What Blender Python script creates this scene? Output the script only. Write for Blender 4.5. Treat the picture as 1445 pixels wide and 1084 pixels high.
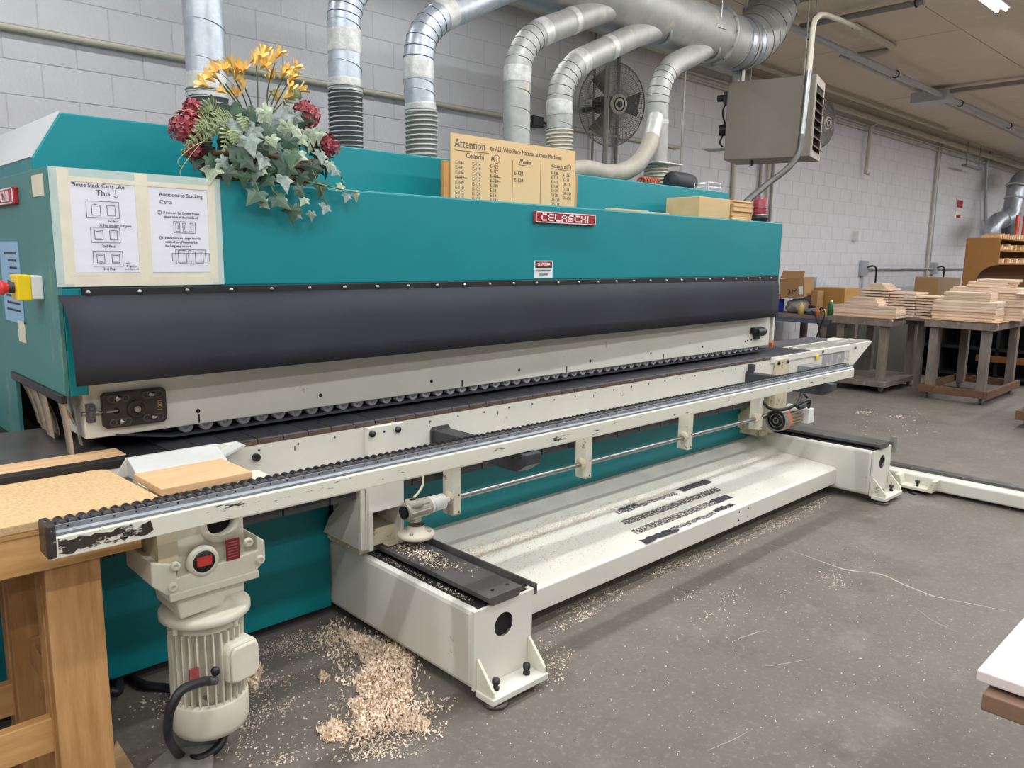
import bpy, bmesh, math, random
from mathutils import Vector, Matrix
PI = math.pi
rnd = random.Random(7)
for o in list(bpy.data.objects):
    bpy.data.objects.remove(o)
scn = bpy.context.scene
COL = scn.collection

# ------------------------------------------------------------------ camera
YAW, PIT, ROL, FPX = math.radians(46.035), math.radians(9.396), math.radians(0.814), 1106.46
CAM = Vector((0, 0, 1.6))
FW = Vector((math.cos(YAW)*math.cos(PIT), math.sin(YAW)*math.cos(PIT), -math.sin(PIT)))
_r = Vector((math.sin(YAW), -math.cos(YAW), 0)); _u = _r.cross(FW)
RT = _r*math.cos(ROL)+_u*math.sin(ROL); UP = -_r*math.sin(ROL)+_u*math.cos(ROL)
cd = bpy.data.cameras.new('camera'); cam = bpy.data.objects.new('camera', cd); COL.objects.link(cam)
cd.sensor_fit = 'HORIZONTAL'; cd.sensor_width = 36; cd.lens = FPX/1445*36; cd.clip_end = 200
cam.matrix_world = Matrix(((RT.x, UP.x, -FW.x, CAM.x), (RT.y, UP.y, -FW.y, CAM.y), (RT.z, UP.z, -FW.z, CAM.z), (0, 0, 0, 1)))
scn.camera = cam

# ------------------------------------------------------------------ world, exposure
w = bpy.data.worlds.new('world'); scn.world = w; w.use_nodes = True
w.node_tree.nodes['Background'].inputs[0].default_value = (0.9, 0.95, 1, 1)
w.node_tree.nodes['Background'].inputs[1].default_value = 0.3
vs = scn.view_settings
vs.view_transform = 'Standard'; vs.look = 'None'; vs.gamma = 1; vs.use_curve_mapping = False; vs.exposure = 0.0
LAMP_W = 31.0            # watts of each ceiling fixture
ROWS = [(2.40, 7.2), (0.75, 7.0), (-1.3, 7.8), (-3.6, 7.0), (4.55, 3.2)]   # y of each row of fixtures, x of one fixture's start; last row added out of view to brighten the back wall


def ray(x, y):
    return FW + RT*((x-722.5)/FPX) - UP*((y-542)/FPX)
def onY(x, y, Y):
    d = ray(x, y); return CAM + d*(Y/d.y)
def onX(x, y, X):
    d = ray(x, y); return CAM + d*(X/d.x)
def onZ(x, y, Z):
    d = ray(x, y); return CAM + d*((Z-CAM.z)/d.z)


# ------------------------------------------------------------------ materials
MATS = {}
def srgb(h):
    h = h.lstrip('#')
    return tuple(((int(h[i:i+2], 16)/255+0.055)/1.055)**2.4 if int(h[i:i+2], 16) > 10 else int(h[i:i+2], 16)/255/12.92 for i in (0, 2, 4)) + (1,)
def mat(name, col, rough=0.5, metal=0.0, var=0.06, vscale=6, bump=0.0, bscale=60, stretch=(1, 1, 1), col2=None, spots=None, spot_scale=8, spot_t=0.66, coord='Object', emit=None, estr=1, rand=0.0, spec=0.5, rvar=0.1):
    """noise-varied principled material; spots = second colour showing through where noise passes spot_t (wear, chips)"""
    if name in MATS: return MATS[name]
    m = bpy.data.materials.new(name); m.use_nodes = True
    nt = m.node_tree; N = nt.nodes; L = nt.links
    b = N['Principled BSDF']; c = srgb(col) if isinstance(col, str) else col
    tc = N.new('ShaderNodeTexCoord'); mp = N.new('ShaderNodeMapping'); mp.inputs['Scale'].default_value = stretch
    L.new(tc.outputs[coord], mp.inputs[0])
    nz = N.new('ShaderNodeTexNoise'); nz.inputs['Scale'].default_value = vscale; nz.inputs['Detail'].default_value = 6; nz.inputs['Roughness'].default_value = .62
    L.new(mp.outputs[0], nz.inputs['Vector'])
    rp = N.new('ShaderNodeValToRGB')
    c2 = srgb(col2) if col2 else c
    k0, k1 = (1-var, 1+var)
    rp.color_ramp.elements[0].position = .3; rp.color_ramp.elements[1].position = .72
    rp.color_ramp.elements[0].color = tuple(min(1, v*k0) for v in c2[:3])+(1,)
    rp.color_ramp.elements[1].color = tuple(min(1, v*k1) for v in c[:3])+(1,)
    L.new(nz.outputs[0], rp.inputs[0]); out = rp.outputs[0]
    if rand:
        oi = N.new('ShaderNodeObjectInfo'); mr = N.new('ShaderNodeMapRange')
        mr.inputs['To Min'].default_value = 1-rand; mr.inputs['To Max'].default_value = 1+rand
        L.new(oi.outputs['Random'], mr.inputs['Value'])
        hs = N.new('ShaderNodeHueSaturation'); L.new(mr.outputs[0], hs.inputs['Value']); L.new(out, hs.inputs['Color']); out = hs.outputs[0]
    if spots:
        n2 = N.new('ShaderNodeTexNoise'); n2.inputs['Scale'].default_value = spot_scale; n2.inputs['Detail'].default_value = 9; n2.inputs['Roughness'].default_value = .7
        L.new(mp.outputs[0], n2.inputs['Vector'])
        r2 = N.new('ShaderNodeValToRGB'); r2.color_ramp.elements[0].position = spot_t; r2.color_ramp.elements[1].position = spot_t+.03
        L.new(n2.outputs[0], r2.inputs[0])
        mx = N.new('ShaderNodeMix'); mx.data_type = 'RGBA'; L.new(r2.outputs[0], mx.inputs[0]); L.new(out, mx.inputs[6]); mx.inputs[7].default_value = srgb(spots); out = mx.outputs[2]
    L.new(out, b.inputs['Base Color'])
    b.inputs['Metallic'].default_value = metal; b.inputs['Specular IOR Level'].default_value = spec
    rr = N.new('ShaderNodeMapRange'); rr.inputs['To Min'].default_value = max(0.03, rough-rvar); rr.inputs['To Max'].default_value = min(1, rough+rvar)
    L.new(nz.outputs[0], rr.inputs['Value']); L.new(rr.outputs[0], b.inputs['Roughness'])
    if bump:
        n3 = N.new('ShaderNodeTexNoise'); n3.inputs['Scale'].default_value = bscale; n3.inputs['Detail'].default_value = 4
        L.new(mp.outputs[0], n3.inputs['Vector'])
        bp = N.new('ShaderNodeBump'); bp.inputs['Strength'].default_value = bump; bp.inputs['Distance'].default_value = .01
        L.new(n3.outputs[0], bp.inputs['Height']); L.new(bp.outputs[0], b.inputs['Normal'])
    if emit:
        b.inputs['Emission Color'].default_value = srgb(emit); b.inputs['Emission Strength'].default_value = estr
    MATS[name] = m
    return m

def floor_material():
    m = bpy.data.materials.new('concrete_floor'); m.use_nodes = True; nt = m.node_tree; N = nt.nodes; L = nt.links; b = N['Principled BSDF']
    tc = N.new('ShaderNodeTexCoord')
    def noise(scale, detail=6, rough=.6, vec=None):
        n = N.new('ShaderNodeTexNoise'); n.inputs['Scale'].default_value = scale; n.inputs['Detail'].default_value = detail; n.inputs['Roughness'].default_value = rough
        L.new(vec or tc.outputs['Object'], n.inputs['Vector']); return n
    def ramp(src, p0, c0, p1, c1):
        r = N.new('ShaderNodeValToRGB'); e = r.color_ramp.elements
        e[0].position, e[0].color, e[1].position, e[1].color = p0, c0, p1, c1; L.new(src, r.inputs[0]); return r.outputs[0]
    def mix(f, a, b2):
        x = N.new('ShaderNodeMix'); x.data_type = 'RGBA'; L.new(f, x.inputs[0])
        for i, v in ((6, a), (7, b2)):
            if isinstance(v, tuple): x.inputs[i].default_value = v
            else: L.new(v, x.inputs[i])
        return x.outputs[2]
    base = ramp(noise(.8).outputs[0], .3, srgb('#625c55'), .7, srgb('#7e7770'))
    med = ramp(noise(5, 9, .7).outputs[0], .35, (0, 0, 0, 1), .7, (1, 1, 1, 1))
    c = mix(med, base, srgb('#6e6861'))
    # fine pale scuffs
    sc = ramp(noise(38, 8, .75).outputs[0], .53, (0, 0, 0, 1), .66, (.6, .6, .6, 1)); c = mix(sc, c, srgb('#928b83'))
    # dark stains
    st = ramp(noise(1.7, 10, .72).outputs[0], .54, (0, 0, 0, 1), .72, (.6, .6, .6, 1)); c = mix(st, c, srgb('#4a443e'))
    # pale sawdust film, strongest round the foot of the machine and the carts
    gd = ramp(noise(2.6, 10, .75).outputs[0], .54, (0, 0, 0, 1), .68, (.55, .55, .55, 1)); c = mix(gd, c, srgb('#8e857b'))
    L.new(c, b.inputs['Base Color']); b.inputs['Specular IOR Level'].default_value = .3
    rg = ramp(noise(3, 6).outputs[0], .3, (.6, .6, .6, 1), .7, (.78, .78, .78, 1)); L.new(rg, b.inputs['Roughness'])
    bp = N.new('ShaderNodeBump'); bp.inputs['Strength'].default_value = .15; bp.inputs['Distance'].default_value = .01
    L.new(noise(70, 5).outputs[0], bp.inputs['Height']); L.new(bp.outputs[0], b.inputs['Normal'])
    return m

TEAL = mat('teal_paint', '#057f87', .42, var=.05, vscale=2.2, bump=.02, bscale=180, spec=.4)
CREAM = mat('cream_paint', '#d7d5cb', .46, var=.05, vscale=3, spots='#b3ab96', spot_scale=9, spot_t=.655)
CREAMD = mat('cream_paint_dusty', '#cfc6a9', .6, var=.14, vscale=9, spots='#8d7f62', spot_scale=17, spot_t=.6)
CHIPPED = mat('cream_paint_chipped', '#d8d7c9', .42, var=.05, vscale=5, stretch=(.4, 1, 1.6), spots='#2b2724', spot_scale=26, spot_t=.612)
CREAMS = mat('cream_paint_scuffed', '#d9d6c4', .45, var=.07, vscale=5, stretch=(.3, 1, 1.4), spots='#8d8474', spot_scale=15, spot_t=.61)
APRON = mat('black_rubber', '#2a2b34', .66, var=.35, vscale=2.4, stretch=(.6, 1, 1.4), bump=.05, bscale=24, spec=.25)
BLACK = mat('black_metal', '#1d1c1f', .45, var=.2)
BLACKW = mat('black_steel_worn', '#4f4c4b', .38, var=.25, vscale=9, spots='#6b655e', spot_scale=11, spot_t=.66)
PADM = mat('track_pad_rubber', '#2c2d35', .5, var=.25, vscale=12, spots='#4d453e', spot_scale=13, spot_t=.67, rand=.25)
RUST = mat('rusty_steel', '#5b4436', .7, var=.3, vscale=20)
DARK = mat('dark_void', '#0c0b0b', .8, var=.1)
DGREY = mat('dark_grey_paint', '#34353a', .45, var=.12)
STEEL = mat('steel', '#9a9a9a', .32, metal=1, var=.12, vscale=14)
GALV = mat('galvanized', '#b3bac3', .42, metal=.75, var=.16, vscale=28, stretch=(1, 1, 1), bump=.02)
GALVD = mat('galvanized_dusty', '#aaa9a6', .55, metal=.5, var=.14, vscale=11, spots='#c3bba9', spot_scale=5, spot_t=.6)
ZINC = mat('zinc_channel', '#949aa1', .52, metal=.45, var=.3, vscale=34, stretch=(.3, 1, 1))
ROLLER = mat('black_roller', '#17171b', .35, var=.2, spec=.6)
GREYDISC = mat('grey_roller', '#77777a', .5, var=.2, vscale=40)
TAPE = mat('foil_tape', '#c5c4c1', .45, metal=.3, var=.2, vscale=22, bump=.5, bscale=26)
MASK = mat('masking_tape', '#d8d3c1', .75, var=.06, vscale=14, spec=.2)
MASKT = mat('masking_tape_thin', '#b3c5c1', .7, var=.08, vscale=10, spec=.2)
PAPER = mat('paper_in_sleeve', '#dfe0ea', .22, var=.03, vscale=16, stretch=(.4, 1, 3), bump=.06, bscale=9)
INK = mat('ink', '#34343f', .6, var=.1)
PENCIL = mat('marker_ink', '#5b5348', .7, var=.1)
BLUEP = mat('blue_paper', '#8fb6d6', .7, var=.04)
MANILA = mat('manila_board', '#d2b284', .72, var=.04, vscale=3)
RED = mat('red_plate', '#a5222b', .4, var=.12, vscale=12)
DRED = mat('dark_red_plate', '#7d1f26', .5, var=.2, vscale=40)
WHITE = mat('white_plastic', '#e4e4e2', .45, var=.03)
YEL = mat('yellow_plastic', '#f0cf1b', .4, var=.04)
REDP = mat('red_plastic', '#d2373a', .35, var=.05)
ORANGE = mat('orange_plastic', '#e2733c', .4, var=.05)
CORD = mat('black_cable', '#1a1a1e', .5, var=.15, vscale=30)
BEIGEP = mat('beige_cable', '#cfc8a9', .55, var=.08)
WALLM = mat('painted_block', '#d3d2d6', .62, var=.05, vscale=2.2, bump=.3, bscale=55, rand=.02, spec=.3)
MORTAR = mat('painted_mortar', '#c6c5c8', .8, var=.05)
WALLP = mat('painted_wall', '#c2c0bf', .7, var=.04)
CEILM = mat('ceiling_panel', '#d9ccb8', .8, var=.06, vscale=1.2, bump=.1, bscale=40, spots='#e0d6c6', spot_scale=2.4, spot_t=.6)
CEILG = mat('ceiling_gap', '#5d554b', .9, var=.1)
PIPEC = mat('painted_pipe', '#c1bba9', .5, var=.06)
PIPEG = mat('conduit_grey', '#b4b9be', .4, metal=.35, var=.08)
PIPED = mat('pipe_dull', '#8d8a83', .5, metal=.2, var=.12)
HEATER = mat('heater_taupe', '#756d62', .5, var=.03)
HEATERL = mat('heater_front', '#a3978a', .5, var=.05)
LOUV = mat('louver_brown', '#7d6a52', .5, metal=.3, var=.2)
PINE = mat('pine_wood', '#bf9363', .55, var=.2, vscale=4, stretch=(6, 6, .7), col2='#b07d42', bump=.05)
PINEX = mat('pine_wood_long', '#cfa672', .55, var=.16, vscale=4, stretch=(.7, 6, 6), col2='#c2904f', bump=.05)
PARTB = mat('particle_board', '#c8a97c', .75, var=.22, vscale=90, bump=.25, bscale=120)
OAK = mat('raw_maple', '#dcb78e', .55, var=.1, vscale=5, stretch=(.8, 9, 9), col2='#cfa679')
BOARDM = mat('raw_board', '#e2ccb6', .6, var=.14, vscale=6, stretch=(8, .6, 8), col2='#cfb196', rand=.16)
BOARDW = mat('white_wood', '#d8cdc9', .5, var=.03, vscale=4, stretch=(1, 8, 8))
BROWNW = mat('brown_plank', '#7a5f4c', .65, var=.2, vscale=5, stretch=(6, 1, 6))
CARTW = mat('cart_weathered', '#7a6f66', .7, var=.28, vscale=5, stretch=(3, 3, .8), spots='#8f857b', spot_scale=6, spot_t=.6)
CARTB = mat('cart_brown', '#6b4d36', .7, var=.25, vscale=5, stretch=(1, 3, 4), spots='#83796e', spot_scale=4, spot_t=.62)
CARD = mat('cardboard', '#a78157', .8, var=.06, vscale=3)
CARD2 = mat('cardboard_tan', '#b58a4a', .8, var=.06, vscale=3)
CARD3 = mat('cardboard_pale', '#a68f76', .8, var=.05)
KRAFT = mat('kraft_paper', '#c7a377', .8, var=.08)
PLYB = mat('mdf_brown', '#9c6c35', .6, var=.08, vscale=3)
SHAVE = mat('shavings', '#f6e4d0', .7, var=.06, vscale=14, col2='#f0d6b8')
SHAVEW = mat('shavings_pale', '#e3d3bd', .7, var=.12, vscale=14)
LEAF = mat('ivy_green', '#2f4a37', .5, var=.3, vscale=2.5, rand=.35)
LEAFG = mat('ivy_grey', '#87958f', .5, var=.25, vscale=2.4, col2='#4c6056', rand=.2)
LEAFV = mat('ivy_variegated', '#b4c0a4', .5, var=.2, vscale=2.2, col2='#3c5c42', rand=.15)
FERNM = mat('fern_green', '#8d9b6c', .6, var=.25, vscale=30, rand=.2)
PETALR = mat('petal_red', '#b4525a', .6, var=.35, vscale=40, col2='#7d2a36')
PETALY = mat('petal_yellow', '#fbe08c', .5, var=.05, vscale=1.2, col2='#f5bd52', rand=.1)
STEMG = mat('stem_green', '#5c6b3f', .6, var=.2)
WICKER = mat('wicker', '#6b5236', .7, var=.3, vscale=25)
STRIPC = mat('strip_plastic', '#a99a86', .4, var=.2, vscale=8)
BLUE = mat('blue_plastic', '#2a43b8', .4, var=.08)
BOTTLE = mat('bottle_tan', '#c8b06c', .5, var=.08)
GREENL = mat('green_label', '#3d7a52', .5, var=.1)
LADDER = mat('ladder_red', '#d8472e', .45, var=.06)
CAGE = mat('fan_cage', '#8a8985', .45, metal=.4, var=.1)
BLADE = mat('fan_blade', '#777570', .5, metal=.3, var=.1)
TUBE = mat('tube_glow', '#ffffff', .5, emit='#fbfcff', estr=9)
FIXT = mat('fixture_white', '#d8d8da', .45, var=.02)
GRIP = mat('grip_tape', '#3a3842', .8, var=.2, vscale=40, spots='#c9c0b0', spot_scale=90, spot_t=.52)
GRIPD = mat('grip_tape_dark', '#332f38', .8, var=.2, vscale=40)


# ------------------------------------------------------------------ mesh helpers
class MB:
    def __init__(s): s.v = []; s.f = []; s.sm = []
    def add(s, vs, fs, smooth=False):
        k = len(s.v); s.v += [tuple(q) for q in vs]
        for f in fs: s.f.append([k+i for i in f]); s.sm.append(smooth)
        return s
    def box(s, x0, x1, y0, y1, z0, z1):
        return s.add([(x0, y0, z0), (x1, y0, z0), (x1, y1, z0), (x0, y1, z0), (x0, y0, z1), (x1, y0, z1), (x1, y1, z1), (x0, y1, z1)],
                     [(0, 3, 2, 1), (4, 5, 6, 7), (0, 1, 5, 4), (1, 2, 6, 5), (2, 3, 7, 6), (3, 0, 4, 7)])
    def prism(s, poly, axis, a, b):
        def P(u, v, t): return {'x': (t, u, v), 'y': (u, t, v), 'z': (u, v, t)}[axis]
        n = len(poly)
        return s.add([P(u, v, a) for u, v in poly]+[P(u, v, b) for u, v in poly],
                     [tuple(range(n)), tuple(range(2*n-1, n-1, -1))]+[(i, i+n, (i+1) % n+n, (i+1) % n) for i in range(n)])
    def tube(s, path, r, n=12, caps=True, closed=False):
        path = [Vector(p) for p in path]; m = len(path)
        rs = r if isinstance(r, (list, tuple)) else [r]*m
        def tan(i):
            a = path[(i-1) % m] if (closed or i > 0) else path[0]; b = path[(i+1) % m] if (closed or i < m-1) else path[-1]
            return (b-a).normalized()
        t = tan(0); up = Vector((0, 0, 1)) if abs(t.z) < .9 else Vector((1, 0, 0))
        e = t.cross(up).normalized(); vs = []
        for i in range(m):
            t = tan(i); e = (e - t*e.dot(t)).normalized(); g = t.cross(e)
            for j in range(n):
                a = 2*PI*j/n; vs.append(path[i]+(e*math.cos(a)+g*math.sin(a))*rs[i])
        fs = []
        for i in range(m if closed else m-1):
            k = (i+1) % m
            for j in range(n): fs.append((i*n+j, i*n+(j+1) % n, k*n+(j+1) % n, k*n+j))
        s.add(vs, fs, True)
        if caps and not closed:
            s.add(vs[:n], [tuple(range(n-1, -1, -1))]); s.add(vs[-n:], [tuple(range(n))])
        return s
    def cyl(s, p0, p1, r, n=20, r1=None): return s.tube([p0, p1], [r, r if r1 is None else r1], n)
    def lathe(s, prof, o, axis=(0, 0, 1), n=24):
        """prof = [(radius, height along axis)]"""
        ax = Vector(axis).normalized(); o = Vector(o)
        e = ax.cross(Vector((0, 0, 1)) if abs(ax.z) < .9 else Vector((1, 0, 0))).normalized(); g = ax.cross(e)
        vs = [o+ax*h+(e*math.cos(2*PI*j/n)+g*math.sin(2*PI*j/n))*max(r, 1e-5) for r, h in prof for j in range(n)]
        fs = [(i*n+j, i*n+(j+1) % n, (i+1)*n+(j+1) % n, (i+1)*n+j) for i in range(len(prof)-1) for j in range(n)]
        return s.add(vs, fs, True)
    def ring(s, c, axis, R, r, n=24, k=8):
        ax = Vector(axis).normalized(); e = ax.cross(Vector((0, 0, 1)) if abs(ax.z) < .9 else Vector((1, 0, 0))).normalized(); g = ax.cross(e); c = Vector(c)
        return s.tube([c+(e*math.cos(2*PI*i/n)+g*math.sin(2*PI*i/n))*R for i in range(n)], r, k, closed=True)
    def hole_plate(s, u0, u1, v0, v1, cu, cv, r, axis, a, b, n=24):
        """rectangle with a round hole, extruded along axis"""
        def P(u, v, t): return {'x': (t, u, v), 'y': (u, t, v), 'z': (u, v, t)}[axis]
        inn = [(cu+r*math.cos(2*PI*i/n), cv+r*math.sin(2*PI*i/n)) for i in range(n)]; out = []
        for i in range(n):
            dx, dy = math.cos(2*PI*i/n), math.sin(2*PI*i/n)
            t = min(((u1-cu)/dx if dx > 1e-9 else (u0-cu)/dx if dx < -1e-9 else 1e9), ((v1-cv)/dy if dy > 1e-9 else (v0-cv)/dy if dy < -1e-9 else 1e9))
            out.append((cu+dx*t, cv+dy*t))
        cor = []
        vs = [P(u, v, t) for t in (a, b) for u, v in inn+out]; fs = []
        for k in (0, 2*n):
            for i in range(n): j = (i+1) % n; fs.append((k+i, k+j, k+n+j, k+n+i))
        for i in range(n):
            j = (i+1) % n; fs += [(i, j, 2*n+j, 2*n+i), (n+i, n+j, 3*n+j, 3*n+i)]
        # corner fillers
        for cu_, cv_ in ((u0, v0), (u1, v0), (u1, v1), (u0, v1)):
            ang = math.atan2(cv_-cv, cu_-cu) % (2*PI); i = int(ang/(2*PI)*n) % n; j = (i+1) % n
            q = [out[i], (cu_, cv_), out[j]]; s.prism(q, axis, a, b)
        return s.add(vs, fs)
    def xf(s, M):
        s.v = [tuple(M @ Vector(q)) for q in s.v]; return s
    def mesh(s, name, m):
        me = bpy.data.meshes.new(name); me.from_pydata(s.v, [], s.f); me.update()
        me.polygons.foreach_set('use_smooth', s.sm)
        bm = bmesh.new(); bm.from_mesh(me); bmesh.ops.recalc_face_normals(bm, faces=bm.faces); bm.to_mesh(me); bm.free()
        if m: me.materials.append(m)
        return me
    def build(s, name, m, parent=None, bevel=0, kind=None, label=None):
        return put(name, s.mesh(name, m), parent, bevel=bevel, kind=kind, label=label)

def W(o):
    M = o.matrix_basis
    return W(o.parent) @ o.matrix_parent_inverse @ M if o.parent else M
def put(name, me, parent=None, loc=(0, 0, 0), rot=(0, 0, 0), bevel=0, kind=None, label=None, scale=None):
    """object in WORLD coordinates, also when parented"""
    o = bpy.data.objects.new(name, me); COL.objects.link(o); o.location = loc; o.rotation_euler = rot
    if scale: o.scale = scale
    if parent: o.parent = parent; o.matrix_parent_inverse = W(parent).inverted()
    if bevel:
        b = o.modifiers.new('bevel', 'BEVEL'); b.width = bevel; b.segments = 2; b.limit_method = 'ANGLE'; b.angle_limit = .6
    if kind: o['kind'] = kind
    if label: o['label'] = label
    return o
def tag(o, label, cat, group=None, kind=None):
    if label: o['label'] = label
    if cat: o['category'] = cat
    if group: o['group'] = group
    if kind or cat: o['kind'] = kind or 'thing'
    return o
def thing(name, label, cat, loc=(0, 0, 0), group=None, rotz=0):
    o = bpy.data.objects.new(name, None); COL.objects.link(o); o.location = loc; o.rotation_euler = (0, 0, rotz); o.empty_display_size = .1
    return tag(o, label, cat, group)
def box(name, m, b, parent=None, bevel=0, **k): return MB().box(*b).build(name, m, parent, bevel, **k)
def struct(o): o['kind'] = 'structure'; return o
def copy_tree(o, parent=None):
    c = o.copy(); COL.objects.link(c); c.parent = parent
    if parent: c.matrix_parent_inverse = o.matrix_parent_inverse
    for ch in list(o.children): copy_tree(ch, c)
    return c
def text(s, size, parent, loc, rot, m, name='lettering', align='LEFT', sx=1.0, ex=.0004):
    cu = bpy.data.curves.new(name, 'FONT'); cu.body = s; cu.size = size; cu.align_x = align; cu.extrude = ex; cu.resolution_u = 2; cu.materials.append(m)
    tmp = bpy.data.objects.new('tmp', cu); me = bpy.data.meshes.new_from_object(tmp); bpy.data.objects.remove(tmp); bpy.data.curves.remove(cu)
    me.name = name
    if not me.materials: me.materials.append(m)
    return put(name, me, parent, loc=loc, rot=rot, scale=(sx, 1, 1))
def strokes(mb, segs, w, plane='y', t=0, d=.0008):
    """thin pen lines ((u0,v0),(u1,v1)) drawn on a plane at y (or x) = t"""
    for (a, b), (c, e) in segs:
        dx, dy = c-a, e-b; l = math.hypot(dx, dy) or 1; nx, ny = -dy/l*w/2, dx/l*w/2
        mb.prism([(a+nx, b+ny), (c+nx, e+ny), (c-nx, e-ny), (a-nx, b-ny)], plane, t-d, t+d)
    return mb
def rect(u0, v0, u1, v1): return [((u0, v0), (u1, v0)), ((u1, v0), (u1, v1)), ((u1, v1), (u0, v1)), ((u0, v1), (u0, v0))]
def bez(pts, n=10):
    """Catmull-Rom through points"""
    P = [Vector(p) for p in pts]; P = [P[0]*2-P[1]]+P+[P[-1]*2-P[-2]]; out = []
    for i in range(1, len(P)-2):
        for k in range(n):
            t = k/n; a, b, c, d = P[i-1:i+3]
            out.append(.5*((2*b)+(c-a)*t+(2*a-5*b+4*c-d)*t*t+(3*b-a-3*c+d)*t**3))
    return out+[P[-2]]
FACE = (PI/2, 0, 0)                 # text facing -y

# ================================================================== THE ROOM
X0, X1, Y0, Y1, ZC = -6.0, 34.0, -7.5, 5.7, 3.98
floor = struct(MB().box(X0, X1, Y0, Y1+.2, -.1, 0).build('floor', floor_material()))
CRACKM = mat('crack_dust', '#b7ab9a', .85, var=.12, vscale=20)
def crack(pts, w0):
    P = bez([onZ(*p, 0) for p in pts], 5); m = MB(); vs = []
    for i, p in enumerate(P):
        d = (P[min(i+1, len(P)-1)]-P[max(i-1, 0)]).normalized(); n = Vector((-d.y, d.x, 0)); ww = w0*rnd.uniform(.35, 1)*(math.sin(PI*min(1, max(.06, i/(len(P)-1)*.97+.015))))
        j = n*rnd.uniform(-.004, .004)
        vs += [p+j+n*ww+Vector((0, 0, .0006)), p+j-n*ww+Vector((0, 0, .0006))]
    m.add(vs, [(2*i, 2*i+1, 2*i+3, 2*i+2) for i in range(len(P)-1)]).build('floor_crack', CRACKM, floor)
crack([(1085, 768), (1130, 782), (1190, 803), (1245, 811), (1275, 825), (1320, 842), (1370, 852), (1445, 868)], .008)
crack([(1290, 857), (1320, 878), (1350, 892)], .003); crack([(1075, 941), (1110, 936), (1150, 930)], .0025); crack([(1000, 1060), (1030, 1045), (1062, 1030)], .003); crack([(1035, 905), (1060, 895), (1085, 888)], .004)
wall = struct(box('wall_back', MORTAR, (X0, X1, Y1+.004, Y1+.2, 0, ZC+.1)))
for nm, b in (('wall_front', (X0, X1, Y0-.2, Y0, 0, ZC+.1)), ('wall_left', (X0-.2, X0, Y0, Y1+.2, 0, ZC+.1)), ('wall_right', (X1, X1+.2, Y0, Y1+.2, 0, ZC+.1))):
    struct(box(nm, WALLP, b))
def block_mb(x, z, w=.4064, h=.2032, j=.0022):
    a, b, c, d = x+j, x+w-j, z+j, z+h-j; k = .003; m = MB()
    m.add([(a, Y1+.005, c), (b, Y1+.005, c), (b, Y1+.005, d), (a, Y1+.005, d), (a+k, Y1, c+k), (b-k, Y1, c+k), (b-k, Y1, d-k), (a+k, Y1, d-k)],
          [(4, 5, 6, 7), (0, 1, 5, 4), (1, 2, 6, 5), (2, 3, 7, 6), (3, 0, 4, 7)])
    return m
blocks = []
for k in range(20):
    z = .0754-.2032+k*.2032
    for i in range(-4, 82):
        x = 1.625-.4064*4+i*.4064 + (0 if k % 2 == 0 else .2032)
        if x > X1-.5 or z > ZC: continue
        c = Vector((x+.2, Y1, z+.1)); d = c-CAM; dz = d.dot(FW)
        px, py = 722.5+FPX*d.dot(RT)/dz, 542-FPX*d.dot(UP)/dz
        lim = 157+.1218*px-12 if px < 1035 else (300 if px < 1110 else 440)
        vis = dz > 0 and -30 < px < 1475 and -30 < py < lim
        blocks.append((0 if vis else 1, d.length, x, z))
blocks.sort()
proto = block_mb(0, 0).mesh('block', WALLM)
for _, _, x, z in blocks[:300]:
    put('block', proto, wall, loc=(x, 0, z))
rest = MB()
for _, _, x, z in blocks[300:]:
    b = block_mb(x, z); rest.add(b.v, b.f)
rest.build('block_courses', WALLM, wall, kind='stuff')
ceil = struct(box('ceiling', CEILG, (X0, X1, Y0, Y1+.2, ZC+.012, ZC+.15)))
xs = [9.36+3.3*k for k in range(-5, 9)]; ys = [3.03+1.22*k for k in range(-9, 4)]
pm = {}
for xa, xb in zip(xs, xs[1:]):
    for ya, yb in zip(ys, ys[1:]):
        yb2 = min(yb, Y1)
        if ya >= Y1-.05 or ya < Y0 or xa < X0 or xb > X1: continue
        key = round(yb2-ya, 3)
        if key not in pm: pm[key] = MB().box(.006, 3.294, .006, key-.006, 0, .02).mesh('panel', CEILM)
        put('panel', pm[key], ceil, loc=(xa, ya, ZC+rnd.uniform(-.003, .003)))

# fluorescent fixtures in rows along x
def fixture(x, y, label, power=1.0):
    t = thing('ceiling_light', label, 'light', (x+.61, y, ZC-.02), 'fluorescent fixtures on the ceiling')
    put('housing', FIX[0], t, loc=(x, y, 0), bevel=.01)
    for s in (-.035, .035): put('tube', FIX[1], t, loc=(x, y+s, 0))
    for s in (.2, 1.02): put('hanger', FIX[2], t, loc=(x+s, y, 0))
    ld = bpy.data.lights.new('lamp', 'AREA'); ld.shape = 'RECTANGLE'; ld.size = 1.18; ld.size_y = .11; ld.energy = LAMP_W*power; ld.color = (.975, .99, 1)
    l = put('lamp', ld, t, loc=(x+.61, y, ZC-.161))
    return t
FIX = [MB().prism([(-.075, ZC-.13), (.075, ZC-.13), (.05, ZC-.07), (-.05, ZC-.07)], 'x', 0, 1.22).mesh('housing', FIXT),
       MB().cyl((.02, 0, ZC-.143), (1.2, 0, ZC-.143), .013, 10).mesh('tube', TUBE), MB().cyl((0, 0, ZC-.07), (0, 0, ZC+.005), .008, 8).mesh('hanger', PIPEG)]
for iy, (y, xs0) in enumerate(ROWS):
    for i in range(-5, 8):
        x = xs0+2.44*i
        if not (X0 < x < X1-2) or (iy == 4 and x > 3.5): continue
        if iy == 0 and i == 0:
            fixture(x, y, 'white fluorescent strip fixture hanging above the aisle beside the conduit')
        else:
            fixture(x, y, 'white fluorescent strip fixture in a row over the shop floor', .45 if iy == 4 else 1.0)  # dimmer unseen row near the back wall is added to brighten that wall

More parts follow.
